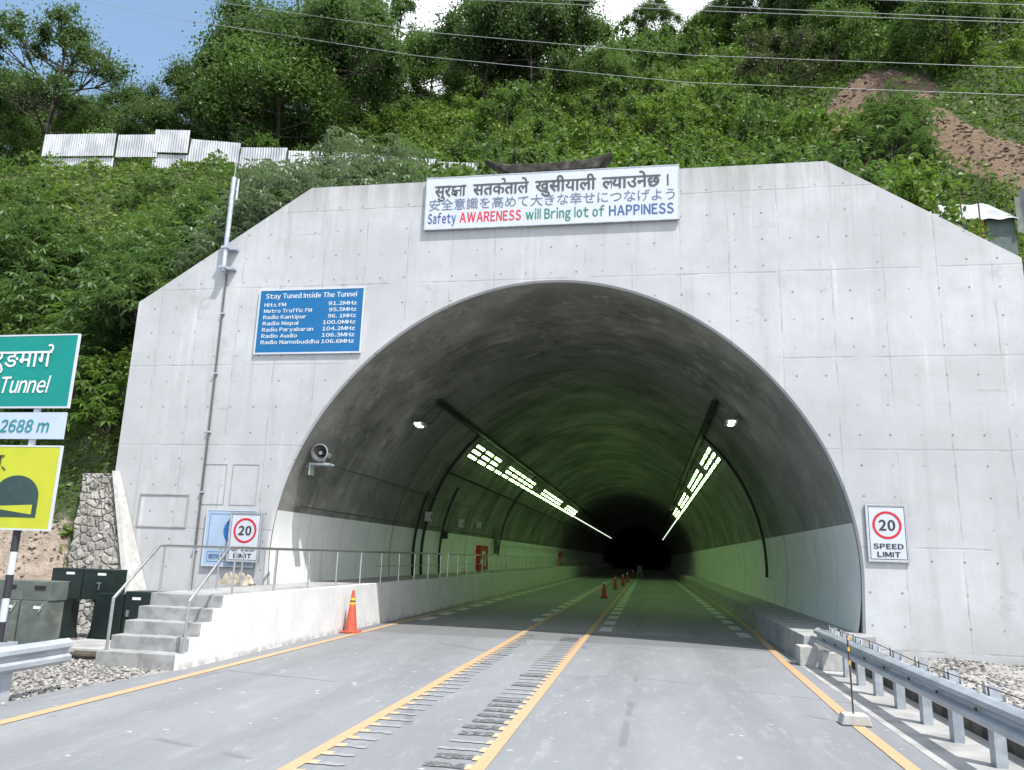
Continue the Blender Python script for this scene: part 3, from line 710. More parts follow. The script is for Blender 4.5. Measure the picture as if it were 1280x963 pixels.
# end blocks by the kerb
for (x, y, w_, l_, hh, lb) in ((3.03, 16.62, .34, .45, .36, 'white concrete kerb block nearest the tunnel mouth on the right'), (3.33, 16.02, .36, .42, .33, 'chipped concrete kerb block under the end of the right guard rail')):
    o = MB().box(x - w_ / 2, x + w_ / 2, y - l_ / 2, y + l_ / 2, 0.0, hh, .02).build('concrete_block', M['block']); tag(o, lb, 'concrete block')
# delineator stick
dl = thing('delineator_post', 'thin dark marker stick with yellow bands in a concrete foot on the right line', 'marker post', (2.47, 10.75, 0))
MB().prism([(2.30, .008), (2.66, .008), (2.62, .13), (2.34, .13)], 'y', 10.62, 10.86).build('foot', M['block'], dl, bevel=.012)
MB().tube([(2.47, 10.74, .12), (2.465, 10.74, .6), (2.452, 10.74, 1.05)], .011, 8).build('stick', M['rusty'], dl)
for z in (.70, .86, 1.0): MB().tube([(2.458, 10.74, z), (2.456, 10.74, z + (.035 if z > .9 else .05))], .0145, 8).build('band', M['yband'], dl)

# ------------------------------------------------------------------ hand rails
def handrail(label, x, y0, y1, zd, step, mid=True, first=None, curve=None):
    t = thing('handrail', label, 'handrail', (x, y0, zd)); zt_ = zd + .83
    MB().tube([(x, y0, zt_), (x, y1, zt_)], .026, 8).build('top_rail', M['steel'], t, smooth=True)
    if mid: MB().tube([(x, max(y0, 20.5), zd + .45), (x, y1, zd + .45)], .016, 6).build('mid_rail', M['steel'], t, smooth=True)
    y = y0 if first is None else first; P_ = []
    while y < y1 + .01: P_.append(y); y += step
    if y1 - P_[-1] > .3: P_.append(y1)
    for y in P_[:70]: MB().tube([(x, y, zd), (x, y, zt_)], .02, 8).build('post', M['steel'], t, smooth=True)
    return t
def stair_part(t, x):
    MB().tube([(x, 11.83, .2), (x, 11.83, 1.02), (x, 12.9, 1.88), (x, 13.15, 1.88)], .026, 8).build('stair_rail', M['steel'], t, smooth=True)
ZD = rz * 5 - .01
t = handrail('stainless steel handrail at the walkway edge from steps into the tunnel', -7.3, 13.13, 27.6, ZD, 1.58); stair_part(t, -7.3)
t = handrail('stainless steel handrail on the left side of the steps', -8.66, 13.05, D - .1, ZD, .95, mid=False); stair_part(t, -8.66)
handrail('short steel handrail on the walkway beside the nearer red door', -7.3, 28.4, 40.7, ZD, 1.54)
handrail('long steel handrail farthest inside the tunnel', -7.3, 41.5, 110, ZD, 1.5)

# ------------------------------------------------------------------ cones
def cone_thing(x, y, H, label, group, body, bands):
    t = thing('traffic_cone', label, 'traffic cone', (x, y, 0), group)
    b = .2 * H / .98
    m = MB(); m.box(x - b, x + b, y - b, y + b, .008, .045, .01); m.build('base', M['black'] if body == 'conered' else M['cone'], t)
    MB().lathe([(b * .78, .045), (b * .72, .08), (b * .16, H - .03), (b * .12, H), (.001, H)], (x, y, 0), 24).build('cone_body', M[body], t, smooth=True)
    for z0, z1, mt in bands:
        r_ = lambda z: b * .72 + (b * .16 - b * .72) * (z - .08) / (H - .11) + .003
        MB().lathe([(r_(z0 * H), z0 * H), (r_(z1 * H), z1 * H)], (x, y, 0), 24).build('band', M[mt], t, smooth=True)
    return t
cone_thing(-7.0 + .03, 18.2, .98, 'tall orange traffic cone standing against the white walkway wall', None, 'cone', [(.66, .72, 'yband'), (.72, .76, 'bband'), (.76, .82, 'yband')])
lab = ['nearest red cone on the centre line inside the tunnel', 'second red cone from the mouth on the tunnel centre line', 'third red cone from the mouth on the tunnel centre line', 'fourth red cone from the mouth on the tunnel centre line', 'farthest red cone deep on the tunnel centre line']
for i, (y, x) in enumerate(((39.5, -2.18), (51.3, -2.12), (58., -1.85), (68.4, -1.8), (84, -1.65))):
    cone_thing(x, y, .88, lab[i], 'red cones along the tunnel centre line', 'conered', [(.78, .9, 'wband')])
bt = thing('barrier_board', 'small pale board standing beyond the cones deep inside', 'barrier board', (-1.0, 90, 0))
MB().box(-1.25, -.75, 90, 90.05, .5, 1.2).build('panel', M['kerb'], bt)
for x in (-1.2, -.8): MB().box(x - .03, x + .03, 90.06, 90.12, 0, 1.2).build('leg', M['galv'], bt)

# ------------------------------------------------------------------ signs on the face
def board(t, x0, x1, z0, z1, y, face, frame, th=.03, fw=.03, name='panel'):
    MB().box(x0, x1, y, y + th, z0, z1).build(name, M[face], t)
    if frame:
        m = MB(); outline(m, x0 - fw, x1 + fw, z0 - fw, z1 + fw, y + th + .01, fw + .006, th + .018); m.build('frame', M[frame], t)
yb = D - .095
t = thing('safety_banner', 'long white banner with Nepali, Japanese and English safety slogan above the arch', 'banner', (-2.4, yb, 9.8))
t.rotation_euler = (0, 0, 0)
X0, X1, Z0, Z1 = -5.52, .78, 9.87, 11.27
board(t, X0, X1, Z0, Z1, yb, 'signwhite', 'galv', .05, .015)
bw, bh = X1 - X0, Z1 - Z0; fx = lambda u: X0 + u * bw; fz = lambda v: Z1 - v * bh
TY = yb - .004
words = [(['सु', 'र', '#KSHA', 'ा'], .035, .165), (['स', 'त', 'क', '#REPH', 'ता', 'ले'], .193, .42), (['खु', 'सी', 'या', 'ली'], .445, .685), (['#LHALF', 'या', 'उ', 'ने', 'छ'], .708, .932), (['।'], .956, .962)]
for toks, a, b_ in words:
    m = deva(toks, .022); hb = DH[0] + .02
    put_text(m, fx(a), fx(b_), fz(.375), fz(.16), TY, 'lettering', M['greytext'], t, fit_cap=(0, hb))
m = text_mb('安全意識を高めて大きな幸せにつなげよう', .004); put_text(m, fx(.015), fx(.985), fz(.645), fz(.42), TY, 'lettering', M['slatetext'], t)
for s_, a, b_, mt in (('Safety', .012, .128, 'bluetext'), ('AWARENESS', .143, .392, 'redtext'), ('will Bring lot of', .41, .718, 'greentext'), ('HAPPINESS', .735, .98, 'bluetext')):
    m = latin(s_, .032); cap = bounds(latin('H', .032), 1); put_text(m, fx(a), fx(b_), fz(.895), fz(.70), TY, 'lettering', M[mt], t, fit_cap=cap)
for x in (-5.3, -3.2, -1.2, .5): MB().box(x - .02, x + .02, yb + .05, D - .003, 10.0, 10.06).build('bracket', M['galv'], t)

yr = D - .055
t = thing('radio_channel_sign', 'blue board listing radio stations left of the arch', 'information sign', (-8.4, yr, 6.7))
board(t, -9.82, -7.02, 6.72, 8.38, yr, 'blue', 'signwhite', .03, .035)
cap = bounds(latin('H', .022), 1)
m = latin('Stay Tuned Inside The Tunnel', .022); put_text(m, -9.66, -7.2, 8.16, 8.29, yr - .004, 'lettering', M['whitetext'], t, fit_cap=cap)
rows = [('Hits FM', '91.2MHz', .235, .30), ('Metro Traffic FM', '95.5MHz', .52, .29), ('Radio Kantipur', '96. 1MHz', .465, .295), ('Radio Nepal', '100.0MHz', .385, .345), ('Radio Paryabaran', '104.2MHz', .55, .345), ('Radio Audio', '106.3MHz', .385, .345), ('Radio Namobuddha', '106.6MHz', .625, .345)]
for i, (a, b_, wa, wb_) in enumerate(rows):
    z = 7.945 - i * .166
    put_text(latin(a, .022), -9.68, -9.68 + wa * 2.52, z, z + .098, yr - .004, 'lettering', M['whitetext'], t, fit_cap=cap)
    put_text(latin(b_, .022), -7.18 - wb_ * 2.52, -7.18, z, z + .098, yr - .004, 'lettering', M['whitetext'], t, fit_cap=cap)
for x in (-9.3, -7.6): MB().tube([(x - .03, yr + .02, 8.40), (x - .03, yr + .02, 8.48), (x + .03, yr + .02, 8.48), (x + .03, yr + .02, 8.40)], .008, 5).build('hook', M['steel'], t)

def disc(m, x, z, r, y, n=40, r2=0):
    if r2:
        vs = [(x + q * math.cos(2 * math.pi * k / n), y, z + q * math.sin(2 * math.pi * k / n)) for q in (r, r2) for k in range(n)]
        m.add(vs, [(k, (k + 1) % n, n + (k + 1) % n, n + k) for k in range(n)])
    else: m.add([(x + r * math.cos(2 * math.pi * k / n), y, z + r * math.sin(2 * math.pi * k / n)) for k in range(n)], [tuple(range(n))])
def speed_sign(x0, x1, z0, z1, y, label, legs=False):
    t = thing('speed_limit_sign', label, 'speed sign', ((x0 + x1) / 2, y, z0), 'white speed limit signs beside the arch')
    board(t, x0, x1, z0, z1, y, 'signwhite', 'steel', .02, .02)
    W_, H_ = x1 - x0, z1 - z0; cxx, cz_ = (x0 + x1) / 2, z1 - H_ * .36
    m = MB(); outline(m, x0 + .03, x1 - .03, z0 + .03, z1 - .03, y - .001, .012, .002); m.build('border_line', M['blacktext'], t)
    m = MB(); disc(m, cxx, cz_, W_ * .37, y - .004, 40, W_ * .305); m.build('ring', M['red'], t)
    c_ = bounds(text_mb('2', .04), 1)
    put_text(latin('20', .045), cxx - W_ * .21, cxx + W_ * .21, cz_ - H_ * .10, cz_ + H_ * .10, y - .005, 'numerals', M['blacktext'], t)
    put_text(latin('SPEED', .035), cxx - W_ * .38, cxx + W_ * .38, z0 + H_ * .215, z0 + H_ * .31, y - .005, 'lettering', M['blacktext'], t)
    put_text(latin('LIMIT', .035), cxx - W_ * .29, cxx + W_ * .29, z0 + H_ * .07, z0 + H_ * .165, y - .005, 'lettering', M['blacktext'], t)
    if legs:
        for x in (x0 + .04, x1 - .04): MB().box(x - .025, x + .025, y + .022, y + .06, ZD, z1).build('leg', M['rusty'], t)
    return t
speed_sign(4.54, 5.32, 2.03, 3.18, D - .05, 'white 20 speed limit sign right of the tunnel mouth')
speed_sign(-8.06 - 1.0 - .86, -9.12, 1.57, 2.70, D - .16, 'white 20 speed limit sign left of the mouth behind the handrail')
t = thing('information_sign', 'pale blue sign with a blue disc half hidden behind the left speed sign', 'sign', (-10, D - .05, 1.6))
board(t, -10.6, -9.3, 1.45, 2.76, D - .07, 'lblue', 'signwhite', .02, .02)
m = MB(); outline(m, -10.52, -9.4, 1.86, 2.68, D - .071, .012, .002); m.build('border_line', M['cobalt'], t)
m = MB(); disc(m, -9.80, 2.28, .33, D - .074); m.build('disc', M['cobalt'], t)
m = MB(); disc(m, -9.96, 2.36, .05, D - .077, 20); stroke_pts = [(-10.0, 2.10), (-9.92, 2.10), (-9.92, 2.30), (-10.0, 2.30)]; m.add([(a, D - .077, b_) for a, b_ in stroke_pts], [(0, 1, 2, 3)]); m.build('symbol', M['whitetext'], t)
m = MB(); outline(m, -10.5, -9.42, 1.54, 1.78, D - .071, .012, .002); m.build('border_line', M['cobalt'], t)
put_text(deva(['का', 'न', 'मा'], .01), -10.46, -9.98, 1.60, 1.72, D - .075, 'lettering', M['bluetext'], t)

# debris at the foot of the left sign
m = MB(); vs = []; N_ = 14
for j in range(N_):
    for i in range(N_):
        a, b_ = i / (N_ - 1) * 2 - 1, j / (N_ - 1) * 2 - 1; rr = max(0, 1 - a * a * a * a) * max(0, 1 - b_ ** 4)
        vs.append((-9.45 + a * .42 + random.uniform(-.02, .02), D - .45 + b_ * .2, ZD - .01 + rr * (.16 + .13 * math.sin(a * 7) * math.cos(b_ * 5) + random.uniform(0, .07))))
m.add(vs, [(j * N_ + i, j * N_ + i + 1, (j + 1) * N_ + i + 1, (j + 1) * N_ + i) for j in range(N_ - 1) for i in range(N_ - 1)])
tag(m.build('debris_heap', M['tarp']), 'crumpled dirty cloth and rubble heaped under the left speed sign', 'debris')

# ------------------------------------------------------------------ pole and conduit on the face, horn, beam
t = thing('antenna_pole', 'grey pole clamped to the sloping left shoulder with a conduit running down', 'pole', (-10.85, D - .2, 8.7))
MB().tube([(-10.86, D - .22, 8.9), (-10.85, D - .22, 11.55)], .062, 14).build('pole_tube', M['galv'], t, smooth=True)
MB().tube([(-10.85, D - .22, 11.55), (-10.845, D - .22, 11.95)], .012, 6).build('whip', M['steel'], t)
MB().tube([(-10.72, D - .22, 10.9), (-10.72, D - .22, 11.5)], .03, 8).tube([(-10.85, D - .22, 11.2), (-10.72, D - .22, 11.2)], .015, 6).build('junction_box', M['galv'], t)
for z in (9.0, 9.55): MB().box(-10.97, -10.6, D - .17, D - .003, z - .035, z + .035).box(-10.95, -10.77, D - .30, D - .17, z - .03, z + .03).build('clamp', M['galv'], t)
MB().tube([(-10.86, D - .04, 8.9), (-10.85, D - .04, 7.), (-10.84, D - .04, 4), (-10.83, D - .04, -.1)], .024, 6).build('conduit', M['cable'], t)
for z in (7.8, 6.2, 4.7, 3.2, 1.8): MB().box(-10.90, -10.79, D - .07, D - .003, z - .02, z + .02).build('clip', M['galv'], t)
ht = thing('horn_loudspeaker', 'grey horn loudspeaker on a bracket at the left of the arch', 'loudspeaker', (-8.2, 19.1, 4.05))
hc = Vector((-8.04, 18.2, 4.26))
m = MB(); m.lathe([(.20, -.22), (.215, -.215), (.16, -.08), (.09, .08), (.06, .22), (.07, .24), (.07, .40)], hc, 28, 'y'); m.f = [f for f in m.f if len(f) < 10]; m.build('horn_body', M['galv'], ht, smooth=True)
m = MB(); m.lathe([(.19, -.223), (.12, -.09), (.04, .05)], hc, 28, 'y'); m.f = [f for f in m.f if len(f) < 10]; m.build('horn_mouth', M['cable'], ht, smooth=True)
MB().lathe([(.045, -.15), (.05, -.08), (.02, 0)], hc, 16, 'y').build('horn_core', M['galv'], ht, smooth=True)
MB().box(hc.x - .30, hc.x + .24, hc.y - .12, hc.y + .2, hc.z - .30, hc.z - .25).box(hc.x - .30, hc.x - .26, hc.y - .1, hc.y + .15, hc.z - .55, hc.z - .25).box(hc.x - .05, hc.x + .0, hc.y + .1, hc.y + .18, hc.z - .27, hc.z - .1).box(hc.x - .55, hc.x - .26, hc.y + .12, hc.y + .2, hc.z - .34, hc.z - .28).build('bracket', M['galv'], ht)
t = thing('timber_beam', 'dark weathered trough shaped timber lying on the portal top above the banner', 'timber beam', (-2.4, 18.0, 11.2))
m = MB(); m.prism([(-4.12, 11.86), (-3.42, 11.42), (-1.2, 11.44), (-.82, 11.86), (-1.5, 11.70), (-2.5, 11.67), (-3.5, 11.70)], 'y', 17.75, 18.15); m.build('log', M['wood'], t, bevel=.03)
for x in (-3.3, -1.4): MB().box(x - .12, x + .12, 17.72, 18.3, 11.21, 11.42, .01).build('support', M['wood'], t)

# ------------------------------------------------------------------ road sign on the left
t = thing('tunnel_sign', 'stacked teal, white and yellow tunnel direction panels on striped posts at the left edge', 'road sign', (-9, 9.25, 0))
YS = 9.2
board(t, -10.55, -7.84, 3.71, 4.73, YS, 'teal', None, .03); m = MB(); outline(m, -10.57, -7.82, 3.69, 4.75, YS + .032, .022, .036); m.build('frame', M['signwhite'], t)
board(t, -10.55, -7.84, 3.26, 3.63, YS, 'paleblue', None, .03)
board(t, -10.55, -7.84, 2.05, 3.15, YS, 'yellow', None, .03); m = MB(); outline(m, -10.57, -7.82, 2.03, 3.17, YS + .032, .022, .036); m.build('frame', M['signwhite'], t)
hb = None
m = deva(['सु', 'रु', 'ङ', 'मा', 'ग', '#REPH'], .012); put_text(m, -9.36, -8.19, 4.28, 4.50, YS - .005, 'lettering', M['whitetext'], t, fit_cap=(0, DH[0]))
put_text(latin('Tunnel', .02, .09, .2), -8.94, -8.16, 3.90, 4.15, YS - .005, 'lettering', M['whitetext'], t)
put_text(latin('2688 m', .022, .09, .15), -8.84, -8.07, 3.35, 3.53, YS - .005, 'lettering', M['tealtext'], t)
put_text(deva(['होस'], .012), -9.35, -8.68, 2.88, 3.03, YS - .005, 'lettering', M['blacktext'], t, fit_cap=(0, DH[0]))
m = MB(); stroke(m, [(-8.70, 2.875), (-8.665, 2.845), (-8.64, 2.83)], .02); MB().add([(v[0], YS - .006, v[1]) for v in m.v], m.f).build('lettering', M['blacktext'], t)
m = MB(); cxx = -8.42; hw = .36
m.add([(cxx - hw, YS - .004, 2.20)] + [(cxx + hw * math.cos(a), YS - .004, 2.46 + .30 * math.sin(a)) for a in np.linspace(math.pi, 0, 24)] + [(cxx + hw, YS - .004, 2.20)], [tuple(range(26))]); m.build('arch_symbol', M['darkgreen'], t)
MB().add([(cxx - hw, YS - .007, 2.34), (cxx + hw - .07, YS - .007, 2.37), (cxx + hw - .07, YS - .007, 2.24), (cxx - hw, YS - .007, 2.32)], [(0, 1, 2, 3)]).build('wedge_symbol', M['yellow'], t)
for x in (-8.36, -10.1):
    p_ = MB().tube([(x, YS + .07, 0), (x, YS + .07, 4.7)], .045, 12).build('post', M['signwhite'], t, smooth=True)
    for z0 in (.55, 1.15, 1.75): MB().tube([(x, YS + .07, z0), (x, YS + .07, z0 + .3)], .0475, 12).build('band', M['blacktext'], p_, smooth=True)

# ------------------------------------------------------------------ cabinets left of the steps
def pedestal_box(x0, x1, y, label, cab='cabinet'):
    t = thing('valve_cabinet', label, 'cabinet', ((x0 + x1) / 2, y, 0), 'dark pedestal cabinets beside the steps')
    MB().box(x0, x1, y, y + .42, .77, 1.37, .015).build('box', M[cab], t)
    MB().prism([(x0 + .14, .77), (x1 - .14, .77), (x1 - .23, .70), (x1 - .22, .2), (x1 - .17, -.02), (x0 + .17, -.02), (x0 + .22, .2), (x0 + .23, .70)], 'y', y + .12, y + .32).build('pedestal', M[cab], t, bevel=.01)
    MB().box((x0 + x1) / 2 - .02, (x0 + x1) / 2 + .17, y - .008, y - .001, 1.25, 1.30).build('label_plate', M['labelwhite'], t)
    MB().box((x0 + x1) / 2, (x0 + x1) / 2 + .10, y - .03, y - .001, 1.09, 1.115).box((x0 + x1) / 2 + .05, (x0 + x1) / 2 + .075, y - .04, y - .01, .97, 1.10).build('handle', M['steel'], t)
    MB().box(x0 + .02, x1 - .02, y - .012, y - .001, 1.33, 1.36).build('lip', M[cab], t)
    return t
pedestal_box(-12.10, -11.38, 14.5, 'left one of the two dark cabinets raised on pedestals')
pedestal_box(-11.36, -10.68, 14.5, 'right one of the two dark cabinets raised on pedestals')
t = thing('ground_cabinet', 'dark cabinet standing on the ground close behind the steps', 'cabinet', (-10.2, 14.2, 0))
MB().box(-10.85, -10.25, 14.3, 14.8, -.02, .92, .015).build('body', M['cabinet'], t); MB().box(-10.22, -9.6, 14.3, 14.8, -.02, .98, .015).build('body', M['cabinet'], t)
MB().box(-10.05, -9.87, 14.29, 14.299, .82, .87).build('label_plate', M['labelwhite'], t); MB().box(-10.14, -10.08, 14.27, 14.299, .5, .62).build('handle', M['steel'], t)
def gcab(x0, x1, y, label):
    t = thing('grey_cabinet', label, 'cabinet', ((x0 + x1) / 2, y, 0), 'grey low cabinets by the left barrier')
    MB().box(x0, x1, y, y + .45, -.02, .82, .012).build('lower_body', M['gcab'], t); MB().box(x0 - .02, x1 + .02, y + .03, y + .48, .823, 1.17, .012).build('upper_body', M['gcab'], t)
    MB().box(x0 + .22, x0 + .45, y + .018, y + .029, 1.02, 1.09).build('vent', M['black'], t); MB().box(x0 + .28, x0 + .46, y - .008, y - .001, .68, .73).build('label_plate', M['labelwhite'], t)
    MB().prism([(x1 - .15, .62), (x1 - .12, .62), (x1 - .04, .78), (x1 - .07, .78)], 'y', y - .02, y - .001).build('handle', M['steel'], t)
gcab(-11.40, -10.86, 13., 'right one of the grey cabinets beside the pedestal cabinets'); gcab(-12.02, -11.44, 13., 'left one of the grey cabinets half behind the road sign post')
# timber offcuts by the steps
for i, (y, x) in enumerate(((12.3, -9.25), (12.14, -9.2))):
    o = MB().tube([(x - .35, y, .06), (x + .3, y + .05, .05)], .05, 9).build('log', M['bark']); tag(o, ['rear cut log lying at the left of the steps', 'front cut log lying on gravel at the left of the steps'][i], 'log', 'cut logs beside the steps')
o = MB().tube([(-8.9, 8.9, .05), (-8.1, 9.35, .35)], [.05, .04], 9).build('timber_pole', M['bark']); tag(o, 'short brown timber pole leaning under the left guard rail', 'pole')
o = MB().box(-10.9, -8.85, 12.9, 14.2, -.02, .06, .01).build('concrete_pad', M['slab']); o['kind'] = 'structure'
# ------------------------------------------------------------------ tunnel fittings
def fixture(name, label, group, rr, a, y, Ly, wd, mat):
    """lamp box at angle a on the arc, radius rr, along y; origin at its centre"""
    c = Vector((CX + rr * math.cos(a), y + Ly / 2, CZ + rr * math.sin(a))); t = thing(name, label, 'lamp', c, group)
    tx = Vector((-math.sin(a), 0, math.cos(a))); nr = Vector((math.cos(a), 0, math.sin(a)))
    def bx(hw, hl, n0, n1):
        return MB().add([c + tx * sx_ * hw + Vector((0, sy_ * hl, 0)) + nr * nn for nn in (n0, n1) for sy_ in (-1, 1) for sx_ in (-1, 1)], [(0, 2, 3, 1), (4, 5, 7, 6), (0, 1, 5, 4), (2, 6, 7, 3), (0, 4, 6, 2), (1, 3, 7, 5)])
    bx(wd / 2 + .02, Ly / 2 + .02, .005, .10).build('housing', M['cable'], t); bx(wd / 2, Ly / 2, -.012, .002).build('diffuser', mat, t); return t
aL = math.atan2(5.96 - CZ, -7.37 - CX); aR = math.atan2(5.92 - CZ, 2.84 - CX); PIT = 1.93; LR = 6.48
lamps = {}
def lamp_row(side, row, ylist, mat, key, label):
    a = (aL - row * .041) if side == 'left' else (aR + row * .041)
    for y in ylist:
        k_ = (side, row, key)
        if k_ not in lamps:
            lamps[k_] = (fixture('tunnel_lamp', label, 'lamps in the lit rows under the tunnel arch', LR, a, y, 1.36, .11, mat), y)
        else:
            s0, y0 = lamps[k_]; copy_tree(s0, s0.location + Vector((0, y - y0, 0)))
near = [30.85 + PIT * i for i in range(24)]
far = [30.85 + PIT * i for i in range(24, 66)]
grp = lambda: [y for y in near if (y < 36) or (38 < y < 47.5) or (51.5 < y < 62) or (66.5 < y < 76)]
for side in ('left', 'right'):
    lamp_row(side, 0, near, M['litwhite'].mat, 'n', 'glowing lamp in the continuous bottom row on the %s side of the tunnel' % side)
    lamp_row(side, 0, far, M['litdim'].mat, 'f', 'faint far lamp in the deep end of the %s light row' % side)
    lamp_row(side, 1, grp(), M['litwhite'].mat, 'n', 'glowing lamp in the grouped middle row on the %s side' % side)
    lamp_row(side, 2, grp(), M['litwhite'].mat, 'n', 'glowing lamp in the grouped top row on the %s side' % side)
def flood(x, y, z, s_):
    t = thing('flood_lamp', 'small lit flood lamp hanging from its cable on the %s of the arch' % ('left' if s_ < 0 else 'right'), 'lamp', (x, y, z), 'small flood lamps under the arch')
    MB().box(x - .16, x + .16, y - .0, y + .5, z - .01, z + .09, .01).build('housing', M['galv'], t)
    MB().box(x - .08, x + .08, y + .06, y + .40, z - .03, z - .012).box(x - .09, x + .09, y - .02, y - .003, z + .005, z + .06).build('lens', M['litflood'].mat, t)
    MB().tube([(x + s_ * .25, y + .2, z + .25), (x, y + .2, z + .08)], .02, 6).build('bracket', M['cable'], t)
    return t
flood(-6.98, 22.6, 5.75, -1); flood(2.38, 22.6, 5.82, 1)
def tray(x, z, y0, y1, label, rr=.05):
    t = thing('cable_tray', label, 'cable tray', (x, y0, z))
    m = MB()
    for dx, dz in ((-.06, .03), (.06, .03), (0, -.03)): m.tube([(x + dx, y0, z + dz), (x + dx, y1, z + dz)], rr * .8, 6)
    m.build('cables', M['black'], t)
    m = MB(); y = y0
    while y < min(y1, 90): m.box(x - .11, x + .11, y, y + .05, z - .08, z - .05); m.tube([(x, y + .02, z), (x + (-.12 if x < CX else .12), y + .02, z + .14)], .01, 4); y += 1.0
    m.box(x - .08, x + .08, y0, min(y1, 90), z - .085, z - .075); m.build('tray', M['black'], t)
    # ragged cable ends hanging at the start
    m = MB()
    for i in range(5):
        a = y0 + i * 1.3; m.tube([(x, a, z - .03), (x + .04, a + .3, z - .10 - .04 * (i % 3)), (x - .03, a + .7, z - .04)], .012, 5)
    m.build('loose_cable', M['black'], t)
tray(-6.5, 6.62, 23.3, 130, 'dark cable tray hung under the left side of the arch'); tray(1.98, 6.58, 23.3, 130, 'dark cable tray hung under the right side of the arch')
for s_, (xa, ya, za), (xb, yb_, zb_) in ((-1, (-6.5, 23.9, 6.6), (-7.1, 22.9, 5.95)), (1, (1.98, 23.9, 6.58), (2.5, 22.9, 5.98))):
    pts = [Vector((xa, ya, za)).lerp(Vector((xb, yb_, zb_)), k / 8) - Vector((0, 0, .35 * math.sin(math.pi * k / 8))) for k in range(9)]
    tag(MB().tube(pts, .014, 5).build('lamp_cable', M['black']), 'slack black cable from the %s tray to its flood lamp' % ('left' if s_ < 0 else 'right'), 'cable')
o = MB().tube([(-7.85, 30, 5.12), (-7.85, 120, 5.12)], .055, 6).build('pipe', M['black']); tag(o, 'long dark pipe along the left wall below the lamps', 'pipe')
o = MB().tube([(-8.13, 18.5, 4.05), (-8.30, 24, 4.1), (-8.30, 36, 4.1)], .022, 6).build('cable', M['cable']); tag(o, 'thin grey cable from the horn loudspeaker along the left wall', 'cable')
o = MB().tube([(-8.66, 18.5, 2.95), (-8.66, 120, 2.95)], .02, 6).build('pipe', M['cable']); tag(o, 'thin pipe just above the white wall band on the left', 'pipe')
def arc_cable(y, a0, a1, r_, label, rr=6.5):
    pts = [(CX + rr * math.cos(a), y, CZ + rr * math.sin(a)) for a in np.linspace(a0, a1, 24)]
    tag(MB().tube(pts, r_, 6).build('wall_cable', M['black']), label, 'cable', 'black cables climbing the left wall')
az = lambda z: math.pi - math.asin((z - CZ) / 6.5)
arc_cable(28.8, az(1.0), az(4.2), .055, 'first thick black cable climbing the left tunnel wall'); arc_cable(29.9, az(1.0), az(6.66), .06, 'longest black cable climbing the left wall up to the tray')
arc_cable(32.6, az(1.0), az(4.7), .05, 'third black cable on the left wall with a small box'); arc_cable(46.0, az(1.9), az(6.6), .05, 'black cable climbing the left wall beyond the nearer red door')
tag(MB().tube([(CX + 6.5 * math.cos(a), 29.95, CZ + 6.5 * math.sin(a)) for a in np.linspace(-.05, math.atan2(6.7 - CZ, 1.98 - CX), 24)], .05, 6).build('wall_cable', M['black']), 'black cable climbing the right wall to the tray', 'cable')
for (x, y, z, w_, hh, mt, lb) in ((-8.62, 32.75, 2.68, .3, .32, 'black', 'small black box on the white band by the third cable'), (-8.66, 44.5, 2.4, .3, .85, 'cable', 'tall grey switch box beyond the nearer red door'), (-8.52, 29.7, 3.3, .3, .36, 'block', 'pale box number plate above the band between two cables'), (-8.52, 35.2, 3.28, .34, .36, 'block', 'pale box plate above the white band before the red door'), (-8.55, 39.2, 3.36, .2, .3, 'block', 'narrow pale plate above the white band over the red door')):
    t = thing('wall_box', lb, 'box', (x, y, z)); MB().box(x - .1, x + .12, y - w_ / 2, y + w_ / 2, z - hh / 2, z + hh / 2, .01).build('casing', M[mt], t); MB().box(x + .122, x + .13, y - w_ / 4, y + w_ / 4, z - hh / 4, z + hh / 4).build('cover_plate', M['cable'] if mt != 'cable' else M['black'], t)
def fire_door(y, label):
    t = thing('fire_cabinet', label, 'fire cabinet', (-8.8, y, ZD), 'red fire cabinets on the left wall')
    MB().box(-8.95, -8.72, y - 1.15, y + 1.15, 1.12, 2.38, .012).build('door_leaf', M['reddoor'], t)
    MB().box(-8.718, -8.71, y - .9, y - .1, 1.4, 1.65).box(-8.718, -8.71, y - .5, y + .3, 1.95, 2.1).box(-8.718, -8.71, y + .2, y + .5, 1.3, 1.8).build('emblem', M['wband'], t)
    MB().box(-8.73, -8.70, y + .95, y + 1.05, 1.6, 1.85).build('handle', M['steel'], t)
fire_door(41.6, 'nearer red fire cabinet on the white band of the left wall'); fire_door(80, 'farther red fire cabinet deep along the left wall')

